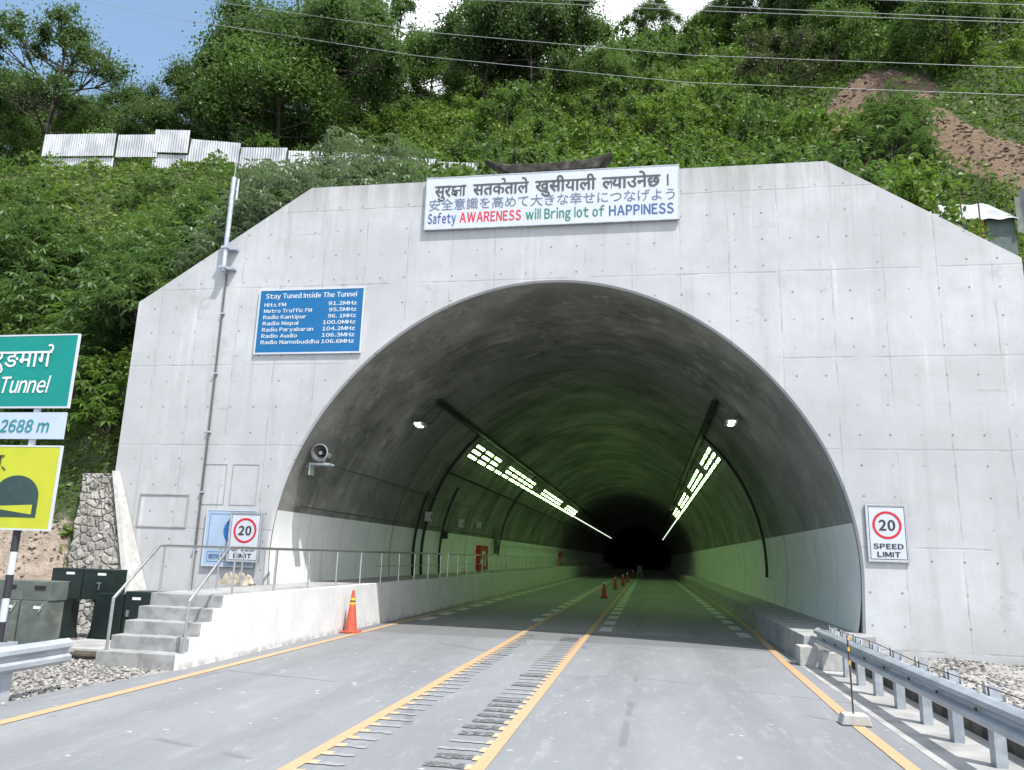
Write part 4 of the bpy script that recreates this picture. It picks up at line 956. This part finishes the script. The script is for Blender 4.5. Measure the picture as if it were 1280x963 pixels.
# ------------------------------------------------------------------ fence on the slope, shed at right
ft_ = thing('corrugated_fence', 'long pale corrugated sheet fence on the slope above the left shoulder', 'fence', (-20, 34, 21))
segs = [(-33.1, -28.6, 24.1, 23.85), (-28.6, -26.0, 23.85, 23.7), (-26.3, -24.2, 24.0, 23.8), (-24.2, -21.2, 23.35, 22.9), (-21.2, -18.5, 22.65, 22.45), (-18.5, -14.5, 22.35, 21.95), (-14.5, -10.4, 21.9, 21.35), (-10.4, -6.6, 21.3, 20.9)]
for k, (xa, xb, za, zb2) in enumerate(segs):
    nn = int((xb - xa) / .03); vs = []; yy = 34 + (.06 if k % 2 else 0) + (xa + 33) * .02
    for i in range(nn + 1):
        x = xa + (xb - xa) * i / nn; z1_ = za + (zb2 - za) * i / nn; zb_ = z1_ - (1.35 if k < 5 else 1.2); d = .03 * math.sin(x / .075 * math.pi)
        vs += [(x, yy + d, z1_ + .0), (x + .01, yy + d - .02, zb_)]
    m = MB().add(vs, [(2 * i, 2 * i + 1, 2 * i + 3, 2 * i + 2) for i in range(nn)]); m.build('corrugated_sheet', M['corr'], ft_, smooth=True)
    if k in (0, 2, 3, 6):                                   # lower sheets
        vs = []
        for i in range(nn + 1):
            x = xa + (xb - xa) * i / nn; z1_ = za + (zb2 - za) * i / nn - 1.42; d = .03 * math.sin(x / .075 * math.pi)
            vs += [(x, yy + .08 + d, z1_), (x, yy + .08 + d, z1_ - .9)]
        MB().add(vs, [(2 * i, 2 * i + 1, 2 * i + 3, 2 * i + 2) for i in range(nn)]).build('corrugated_sheet', M['corr'], ft_, smooth=True)
for x, zt2 in ((-33.0, 23.9), (-28.6, 23.8), (-24.2, 23.4), (-21.2, 22.6), (-18.5, 22.3), (-14.5, 21.8), (-10.4, 21.2), (-6.6, 20.8)):
    MB().tube([(x, 34.25, zt2 - 3.6), (x, 34.25, zt2)], .06, 6).build('post', M['bark'], ft_)
st = thing('shed', 'low shed with pale corrugated roof and yellow window behind the right shoulder', 'shed', (9.5, 23, 11))
vs = []; nn = 48
for i in range(nn + 1):
    x = 8.35 + 2.2 * i / nn; d = .025 * math.sin(x / .09); vs += [(x, 22.7, 11.80 + d), (x, 24.6, 13.15 + d)]
MB().add(vs, [(2 * i, 2 * i + 1, 2 * i + 3, 2 * i + 2) for i in range(nn)]).build('roof', M['corr'], st, smooth=True)
MB().box(8.45, 9.3, 22.9, 24.4, 10.2, 11.9).box(9.72, 10.5, 22.9, 24.4, 10.2, 11.9).box(9.3, 9.72, 23.1, 24.4, 10.2, 11.9).build('wall', M['shedwall'], st)
wf = MB().box(9.31, 9.71, 22.94, 22.99, 11.1, 11.88).build('window', M['yellowpane'], st)
m = MB()
for z in (11.25, 11.45, 11.65): m.box(9.33, 9.69, 22.92, 22.938, z, z + .035)
m.build('slat', M['blacktext'], wf)
for x in (8.95, 9.42): MB().tube([(x, 22.5, 10.5), (x, 22.5, 12.5 if x > 9.2 else 12.6)], .022, 6).build('post', M['rusty'], st)
vs = []
for i in range(25):
    x = 10.5 + 1.1 * i / 24; d = .03 * math.sin(x / .06); vs += [(x, 22.8 + d, 12.75 - (.0 if i > 3 else .25)), (x, 22.8 + d, 11.4)]
tag(MB().add(vs, [(2 * i, 2 * i + 1, 2 * i + 3, 2 * i + 2) for i in range(24)]).build('corrugated_sheet', M['gcab'], smooth=True), 'upright corrugated metal sheet at the right edge beside the shed', 'metal sheet')

# ------------------------------------------------------------------ power lines
wires = [([(-70, 48), (-39.6, 39.9), (-31.7, 37.5), (-14.4, 33.05), (2.5, 29.7), (20.5, 27.4), (50, 26)], 'lowest power line crossing the whole slope'), ([(-60, 49), (-30, 38.9), (-27.7, 38.25), (-13.7, 34.7), (2.5, 31.55), (20.6, 29.1), (50, 28)], 'second power line from the bottom crossing the slope'),
         ([(-40, 42), (-5.8, 36.3), (2.6, 34.97), (20.95, 32.1), (50, 30)], 'upper one of the close pair of power lines at the top right'), ([(-40, 41.5), (-5.8, 36.0), (2.6, 34.63), (20.9, 31.9), (50, 29.6)], 'lower one of the close pair of power lines at the top right'), ([(-30, 40), (10, 34.7), (21, 33.06), (50, 31)], 'topmost power line in the upper right corner')]
for pts, lb in wires:
    tag(MB().tube([(x, 42, z) for x, z in pts], .017, 5).build('power_line', M['signback']), lb, 'power line', 'power lines above the slope')

# ------------------------------------------------------------------ foliage
def rand_dirs(N, up=.0):
    d = rng.normal(size=(N, 3)); d[:, 2] += up; return d / np.linalg.norm(d, axis=1, keepdims=True)
def leaf_quads(c, a, n, L, W, droop=0.15):
    """rhombic leaves: centre c, axis a, normal n"""
    b = np.cross(n, a); b /= np.maximum(np.linalg.norm(b, axis=1, keepdims=True), 1e-6)
    L = L[:, None]; W = W[:, None]; tip = c + a * L / 2; tip[:, 2] -= droop * L[:, 0]
    return np.stack([c - a * L / 2, c + b * W / 2, tip, c - b * W / 2], 1)
def quads_mesh(name, Q, mat, var=None):
    N = len(Q); me = bpy.data.meshes.new(name)
    me.vertices.add(N * 4); me.vertices.foreach_set('co', Q.reshape(-1).astype(np.float32))
    me.loops.add(N * 4); me.loops.foreach_set('vertex_index', np.arange(N * 4, dtype=np.int32))
    me.polygons.add(N); me.polygons.foreach_set('loop_start', np.arange(0, N * 4, 4, dtype=np.int32))
    me.update(); at = me.attributes.new('v', 'FLOAT', 'FACE'); at.data.foreach_set('value', (rng.random(N) if var is None else var).astype(np.float32))
    me.materials.append(mat); me.validate(); return me
def clump_leaves(centres, radii, per, L, up=.5, flat=.8):
    C = []; A = []; Nn = []
    for c, r in zip(centres, radii):
        d = rand_dirs(per, .35); rr = r * np.clip(np.abs(rng.normal(size=(per, 1))) * .62 + .12, 0, 1.9); p = c + d * rr * np.array([1, 1, flat])
        n = d * .7 + rand_dirs(per, up) * .9; n /= np.linalg.norm(n, axis=1, keepdims=True)
        a = np.cross(n, rand_dirs(per)); a /= np.maximum(np.linalg.norm(a, axis=1, keepdims=True), 1e-6)
        C.append(p); A.append(a); Nn.append(n)
    C, A, Nn = map(np.concatenate, (C, A, Nn)); N = len(C); l = L * rng.uniform(.6, 1.3, N)
    return leaf_quads(C, A, Nn, l, l * rng.uniform(.4, .65, N))
def make_tree(name, label, kind, H, Wd, leafmat, seed, per=170, L=.3, dens=1., sparse=False, trunk_frac=.35, group='trees on the hillside'):
    rs = random.Random(seed); t = thing(name, label, 'tree', (0, 0, 0), group)
    m = MB(); tips = []
    lean = Vector((rs.uniform(-.08, .08), rs.uniform(-.08, .08), 0)); trunk = [Vector((0, 0, -.8))]
    for i in range(1, 7):
        f = i / 6; trunk.append(Vector((math.sin(f * 3 + seed) * .25 * f, math.cos(f * 2.4 + seed) * .2 * f, 0)) + lean * H * f + Vector((0, 0, H * .82 * f)))
    rad = [H * .015 * (1 - .13 * i) for i in range(7)]; m.tube(trunk, rad, 8)
    nl = int((12 if sparse else 20) * dens)
    for i in range(nl):
        f = trunk_frac + (1 - trunk_frac) * (i + rs.random()) / nl; k = min(5, int(f * 6)); base = trunk[k].lerp(trunk[k + 1], f * 6 - k)
        az_ = i * 2.4 + rs.uniform(-.5, .5); prof_ = math.sin(min(1, (f - trunk_frac) / (1 - trunk_frac) * .85 + .22) * math.pi) ** .6
        ln = Wd / 2 * prof_ * rs.uniform(.7, 1.15) + .2; el = rs.uniform(.15, .7)
        d = Vector((math.cos(az_) * math.cos(el), math.sin(az_) * math.cos(el), math.sin(el)))
        mid = base + d * ln * .55 + Vector((0, 0, -.05 * ln)); end = base + d * ln + Vector((0, 0, .08 * ln))
        m.tube([base, mid, end], [H * .006, H * .004, H * .002], 5, cap=False); tips.append((end, ln))
        for q in range(4):
            d2 = (d + Vector((rs.uniform(-.7, .7), rs.uniform(-.7, .7), rs.uniform(-.3, .5)))).normalized(); e2 = mid + d2 * ln * .5
            m.tube([mid, e2], [H * .0035, H * .0015], 4, cap=False); tips.append((e2, ln))
    tips.append((trunk[-1] + Vector((0, 0, H * .12)), Wd * .3))
    m.build('trunk', M['bark'], t)
    cs = np.array([tuple(p) for p, _ in tips]); rd = np.array([rs.uniform(.45, 1.15) * (Wd / 6.5) * (.85 if sparse else 1.2) for _ in tips])
    Q = clump_leaves(cs, rd, per, L)
    me = quads_mesh('crown', Q, leafmat); o = bpy.data.objects.new('crown', me); link(o, t)
    t.rotation_mode = 'XYZ'
    return t
def make_shrub(label, W_, H_, leafmat, seed, n=34, per=70, L=.17):
    t = thing('shrub', label, 'shrub', (0, 0, 0), 'shrubs covering the hillside')
    r2 = np.random.default_rng(seed); th = r2.uniform(0, 6.28, n); rr = np.sqrt(r2.random(n)) * W_ / 2; zz = H_ * (1 - (rr / (W_ / 2)) ** 2 * .7) * r2.uniform(.25, 1.0, n)
    cs = np.stack([rr * np.cos(th), rr * np.sin(th), zz], 1); rd = r2.uniform(.18, .42, n) * W_ / 2.4
    me = quads_mesh('foliage', clump_leaves(cs, rd, per, L, flat=1.), leafmat); link(bpy.data.objects.new('foliage', me), t)
    m = MB()
    for i in range(0, n, 4): m.tube([(0, 0, -.2), tuple(cs[i] * .5 + np.array([0, 0, .1])), tuple(cs[i])], [.03, .02, .008], 5, cap=False)
    m.build('stems', M['bark'], t); return t
def make_broad(label, W_, H_, seed, leafmat, n=60, L=.34):
    """shrub of drooping star shaped rosettes of long leaflets"""
    t = thing('broad_leaf_shrub', label, 'shrub', (0, 0, 0), 'broad leaved shrubs around the portal')
    r2 = np.random.default_rng(seed); th = r2.uniform(0, 6.28, n); rr = np.sqrt(r2.random(n)) * W_ / 2; zz = H_ * (1 - (rr / (W_ / 2)) ** 2 * .75) * r2.uniform(.3, 1.0, n)
    cs = np.stack([rr * np.cos(th), rr * np.sin(th), zz], 1); C = []; A = []; Nn = []; Ls = []
    for c in cs:
        for q in range(3):
            cc = c + r2.normal(size=3) * .22; tilt = r2.normal(size=2) * .35; k = 8; a0 = r2.uniform(0, 6.28)
            for i in range(k):
                a = a0 + i * 2 * math.pi / k; d = np.array([math.cos(a), math.sin(a), -.25 + tilt[0] * math.cos(a) + tilt[1] * math.sin(a)]); d /= np.linalg.norm(d)
                l = L * r2.uniform(.75, 1.2); C.append(cc + d * l * .55); A.append(d); Nn.append(np.array([-d[2] * math.cos(a), -d[2] * math.sin(a), 1.]) + r2.normal(size=3) * .15); Ls.append(l)
    Nn = np.array(Nn); Nn /= np.linalg.norm(Nn, axis=1, keepdims=True); Ls = np.array(Ls)
    me = quads_mesh('foliage', leaf_quads(np.array(C), np.array(A), Nn, Ls, Ls * .27, .22), leafmat); link(bpy.data.objects.new('foliage', me), t)
    m = MB()
    for i in range(0, n, 3): m.tube([(0, 0, -.2), tuple(cs[i] * .5 + np.array([0, 0, .15])), tuple(cs[i])], [.035, .022, .008], 5, cap=False)
    m.build('stems', M['bark'], t); return t
def free(x, y, r=0):
    if -13.8 - r < x < 8.5 + r * .3 and y < 19.2 + r: return False
    if y < 15.2: return False
    return True

# undergrowth: one object of leaves hugging the slope
N = 420000; X_ = rng.uniform(-1.12, .56, N); Y_ = 15.5 + (rng.random(N) ** 1.25) * 75; X_ = X_ * Y_
ok = ~((X_ > -13.6) & (X_ < 8.4) & (Y_ < 18.9)); so_ = in_soil(X_, Y_); bk_ = in_bank(X_, Y_)
ok &= (so_ < rng.uniform(.15, .7, N)) & (bk_ < rng.uniform(.1, .7, N)) & (rng.random(N) < .95)
X_, Y_ = X_[ok], Y_[ok]; N = len(X_)
lump = .3 + .5 * np.sin(X_ * 1.9 + np.sin(Y_ * 1.3)) * np.cos(Y_ * 1.7 + X_ * .6) + .3 * np.sin(X_ * .7 + Y_ * .5)
Z_ = hill(X_, Y_) + rng.random(N) * np.clip(lump, .08, 1) * (.5 + .022 * Y_)
nn_ = rand_dirs(N, .7) + np.array([0, -.35, 0]); nn_ /= np.linalg.norm(nn_, axis=1, keepdims=True)
aa = np.cross(nn_, rand_dirs(N)); aa[:, 2] = np.abs(aa[:, 2]); aa /= np.linalg.norm(aa, axis=1, keepdims=True)
Ls = (.10 + .0055 * Y_) * rng.uniform(.6, 1.4, N)
var = np.clip(.5 + .35 * np.sin(X_ * .45 + 1.5) * np.cos(Y_ * .38) + rng.normal(size=N) * .2, 0, 1)
o = bpy.data.objects.new('undergrowth', quads_mesh('undergrowth', leaf_quads(np.stack([X_, Y_, Z_], 1), aa, nn_, Ls, Ls * .45), L_['grass'], var)); COL.objects.link(o)
o['kind'] = 'stuff'; tag(o, 'dense low green undergrowth covering the steep hillside', 'undergrowth')

# shrubs
protos = [make_shrub('bushy yellow green shrub growing on the steep slope', 2.6, 1.9, L_['bright'], 1), make_shrub('mid green rounded shrub growing on the steep slope', 3.0, 2.1, L_['mid'], 2), make_shrub('dark green dense shrub growing on the steep slope', 2.8, 2.3, L_['dark'], 3),
          make_shrub('yellow green low spreading shrub on the steep slope', 3.4, 1.5, L_['bright'], 4, 40), make_shrub('mid green upright shrub growing on the steep slope', 2.2, 2.6, L_['mid'], 5)]
used = [False] * 5; cnt = 0; tries = 0; placed = []
def size_word(s_): return 'small ' if s_ < .8 else ('big ' if s_ > 1.08 else '')
def zone(x, y):
    u = x / y
    if 10 < x < 26 and 34 < y < 55: return 'beside the brown landslide scars'
    if y < 24: return 'close above the portal wall' if u > -.75 else 'low on the bank left of the portal'
    if y < 35: return 'between portal and sheet fence' if u < -.1 else 'just behind the right portal top'
    if y < 45: return 'just above the corrugated fence' if u < -.1 else 'on lower slope right of the banner'
    if y < 60: return 'mid slope on the left' if u < -.45 else ('mid slope above the banner' if u < .0 else 'mid slope at the right')
    return 'high under the left wood' if u < -.4 else ('high near the skyline above the banner' if u < .12 else 'high on the slope at the upper right')
KN = ['bushy yellow green shrub', 'rounded mid green shrub', 'dense dark green shrub', 'low spreading yellow green shrub', 'upright mid green shrub']
def shade(s_): return 'large ' if s_ > 1.45 else ('small ' if s_ < .95 else '')
while cnt < 285 and tries < 20000:
    tries += 1
    y = 16 + 68 * random.random() ** 1.0; u = random.uniform(-1.08, .54); x = u * y
    if not free(x, y, 1.) or (7.5 < x < 12 and y < 25.5) or in_soil(x, y) > .1 or in_bank(x, y) > .15: continue
    if 31.8 < y < 35.2 and -36 < x < -6: continue
    s_ = (.62 + y * .0135) * random.uniform(.75, 1.3)
    if y < 33 and -36 < x < -6: s_ *= .8
    if 26.5 < y < 32 and -36 < x < -6: s_ *= random.uniform(.55, .85)
    if any((x - a) ** 2 + (y - b_) ** 2 < (.62 * (s_ + c_)) ** 2 for a, b_, c_ in placed): continue
    placed.append((x, y, s_))
    wts = [3, 3, 1, 3, 2] if (y < 36 or u > -.35) else [1, 3, 3, 1, 3]
    k = random.choices(range(5), wts)[0]; loc = (x, y, float(hill(x, y)) - .12)
    sc = (s_ * random.uniform(.85, 1.2), s_ * random.uniform(.85, 1.2), s_ * random.uniform(.8, 1.2))
    first_ = not used[k]
    if not used[k]: used[k] = True; protos[k].location = loc; protos[k].scale = sc; protos[k].rotation_euler.z = random.uniform(0, 6)
    else: new_ = copy_tree(protos[k], loc, rz=random.uniform(0, 6.28), sc=sc)
    last = protos[k] if first_ else new_
    last['label'] = shade(s_) + KN[k] + ' ' + zone(x, y); cnt += 1

# broad leaved shrubs near the portal
bp = [make_broad('glossy broad leaved shrub crowding the slope beside the left shoulder', 3.2, 2.6, 21, L_['broad']), make_broad('glossy broad leaved shrub of drooping leaf stars on the left slope', 2.8, 2.2, 22, L_['mid'], 48), make_broad('glossy tall broad leaved shrub behind the portal top', 3.4, 3.0, 23, L_['broad'], 64, .36), make_broad('pale grey green shrub overhanging the left shoulder', 3.3, 2.7, 24, L_['silver'], 66, .30)]
bu = [False] * 4
spots = [(-12.6, 20.6, 1., 2), (-11.3, 20.9, 1.05, 0), (-10.3, 20.4, .95, 2), (-9.0, 20.8, 1.0, 1), (-8.0, 20.3, .85, 0), (-6.8, 20.6, .8, 1), (-14.6, 20.2, 1.1, 0), (-15.8, 21.5, 1.15, 2), (-17.2, 20.6, 1.0, 0), (-14.4, 18.6, .85, 1), (-16.4, 19.4, 1., 2), (-18.6, 22.4, 1.1, 1), (-19.6, 24.4, 1.15, 0), (-17.6, 24.2, 1.1, 2), (-15.4, 24.0, 1.1, 0),
         (-13.4, 23.2, 1.15, 1), (-21.2, 22.6, 1., 2), (-12.0, 23.0, 1.15, 0), (-10.2, 23.2, 1.1, 2), (-8.6, 23.4, .95, 1), (8.9, 19.4, .45, 0), (11.3, 20.4, .55, 2), (10.4, 19.3, .5, 1), (12.4, 22.2, .7, 1), (13.8, 43.4, 1.5, 2), (14.8, 45.6, 1.4, 0), (12.6, 40.2, 1.3, 1), (14.2, 47.2, 1.2, 1), (-20.4, 19.0, .9, 0), (-18.4, 18.0, .8, 1), (-22.8, 21, 1., 0)]
rs_ = random.Random(5)
for _ in range(400):
    if len(spots) > 47: break
    x, y = rs_.uniform(-30, -14.2), rs_.uniform(17.0, 27.5)
    if x < -1.05 * y or in_bank(x, y) > .2 or any((x - a[0]) ** 2 + (y - a[1]) ** 2 < 3.2 for a in spots): continue
    spots.append((x, y, rs_.uniform(.75, 1.2), rs_.randrange(3)))
for x, y, s_, k in spots:
    if -13 < x < -5.5 and y < 24: k = 3
    loc = (x, y, float(hill(x, y)) - .1); lb = None
    lb = ['glossy broad leaved shrub ', 'drooping broad leaved shrub ', 'tall glossy broad leaved shrub ', 'pale grey green broad leaved shrub '][k] + zone(x, y)
    lb = size_word(s_) + lb
    bp[k]['label'] = bp[k]['label'] if bu[k] else lb
    if x > 8: lb = 'small broad leaved shrub at the right shoulder beside the shed' if y < 30 else 'broad leaved shrub standing below the upper landslide scar'
    if not bu[k]: bu[k] = True; bp[k].location = loc; bp[k].scale = (s_,) * 3
    else: copy_tree(bp[k], loc, label=lb, rz=random.uniform(0, 6.28), sc=s_)

# trees
TP = {'dark': make_tree('broadleaf_tree', 'dark green tree in the dense wood on the upper slope', 0, 9, 6.5, L_['dark'], 31, 300, .20), 'dark2': make_tree('broadleaf_tree', 'dark tall tree with layered crown in the wood', 0, 11, 6.0, L_['dark'], 32, 300, .20),
      'mid': make_tree('broadleaf_tree', 'mid green bushy tree on the upper slope', 0, 8, 6.8, L_['mid'], 33, 300, .20, trunk_frac=.25), 'sparse': make_tree('broadleaf_tree', 'tall airy tree with open crown against the sky at the left', 0, 13, 8.0, L_['dark'], 34, 150, .20, 1.9, True, .3),
      'sparse2': make_tree('broadleaf_tree', 'slender airy tree rising above the wood against the white sky', 0, 12, 5.5, L_['dark'], 35, 150, .20, 1., True, .3), 'olive': make_tree('broadleaf_tree', 'round olive brown tree standing alone on the right slope', 0, 7, 6.5, L_['brown'], 36, 150, .17, 1.2, True, .22),
      'small': make_tree('young_tree', 'thin young tree among the bushes on the middle slope', 0, 5.5, 4.2, L_['mid'], 37, 110, .22, .7, True, .35)}
tu = {k: False for k in TP}
T_ = [(-.97, 44, 1.0, 'sparse', None), (-.90, 50, .9, 'mid', None), (-1.06, 52, 1.1, 'dark', None), (-.84, 47, .8, 'mid', None), (-.80, 56, 1.0, 'dark', None), (-.76, 44, .85, 'dark', None), (-.72, 52, 1.15, 'dark2', None), (-.66, 46, 1.0, 'dark', None), (-.64, 56, 1.15, 'dark', None),
      (-.60, 50, 1.1, 'dark2', None), (-.56, 45, 1.0, 'mid', None), (-.53, 55, 1.2, 'dark', None), (-.49, 48, 1.1, 'dark', None), (-.46, 58, 1.2, 'dark2', None), (-.44, 66, 1.1, 'sparse2', None), (-.38, 70, 1.15, 'sparse2', 'slender airy tree standing second left of the tall central tree'), (-.34, 62, .9, 'mid', None), (-.32, 74, 1.0, 'dark', None), (-.27, 72, 1.0, 'dark', None),
      (-.24, 58, 1.1, 'dark', None), (-.20, 60, 1.35, 'dark2', 'tall dark tree dominating the middle of the skyline'), (-.16, 57, 1.15, 'dark', None), (-.13, 62, 1.1, 'dark', None), (-.09, 66, .8, 'mid', None), (-.06, 56, .6, 'mid', None), (.02, 83, .8, 'dark2', 'lone dark tree standing on the bare skyline right of centre'), (.10, 78, .75, 'mid', None), (.14, 74, .9, 'dark', None), (.20, 70, .9, 'dark', None),
      (.175, 54, .95, 'olive', None), (.24, 64, 1.0, 'dark2', None), (.29, 60, 1.0, 'dark', None), (.34, 62, 1.1, 'dark2', None), (.38, 58, 1.0, 'mid', None), (.43, 60, 1.1, 'dark', None), (.48, 56, 1.0, 'mid', None), (.40, 50, .8, 'mid', None), (.26, 56, .7, 'mid', None), (-.2, 46, .9, 'small', None), (-.05, 50, .8, 'small', 'thin young tree right of centre on the middle slope'), (-.98, 60, 1., 'dark', None), (-1.1, 46, .9, 'mid', None), (-.88, 62, .9, 'dark2', None)]
order = {}
for i_, (u, y, s_, k, lb) in enumerate(sorted(T_, key=lambda r: (r[3], r[0]))): order.setdefault(k, []).append(u)
ORD = ['first', 'second', 'third', 'fourth', 'fifth', 'sixth', 'seventh', 'eighth', 'ninth', 'tenth', 'eleventh', 'twelfth', 'thirteenth', 'fourteenth', 'fifteenth', 'sixteenth', 'seventeenth', 'eighteenth', 'nineteenth', 'twentieth']
TN = {'dark': 'dark green round crowned tree', 'dark2': 'dark tall layered tree', 'mid': 'mid green bushy tree', 'sparse': 'tall airy tree with open crown against the blue sky', 'sparse2': 'slender airy tree against the white cloud', 'olive': 'round olive brown tree standing alone on the right slope', 'small': 'thin young tree among bushes'}
for u, y, s_, k, lb in T_:
    if lb is None:
        lb = TN[k] if len(order[k]) == 1 else TN[k] + ', ' + ORD[order[k].index(u)] + ' of its kind from the left'
    s_ *= 1.3 if -.62 < u < -.4 else (1.2 if u < -.94 else (.88 if u < -.62 else (1.18 if u < .0 else 1.05)))
    x = u * y; loc = (x, y, float(hill(x, y)) - .2)
    if not tu[k]:
        TP[k]['label'] = lb; tu[k] = True; TP[k].location = loc; TP[k].scale = (s_,) * 3; TP[k].rotation_euler.z = random.uniform(0, 6)
    else: copy_tree(TP[k], loc, label=lb, rz=random.uniform(0, 6.28), sc=(s_ * random.uniform(.9, 1.1), s_ * random.uniform(.9, 1.1), s_ * random.uniform(.92, 1.1)))

# labels that several shrubs of one place share get their order from the left
same = {}
for o in list(COL.objects):
    if o.parent is None and o.get('category') == 'shrub': same.setdefault(o['label'], []).append(o)
for lb, os_ in same.items():
    if len(os_) < 2: continue
    for i, o in enumerate(sorted(os_, key=lambda q: q.location.x / q.location.y)):
        if i < len(ORD): o['label'] = ORD[i] + ' from left: ' + (lb if len(lb.split()) < 14 else lb.replace('growing ', '').replace('yellow green', 'yellowish').replace('the ', ''))
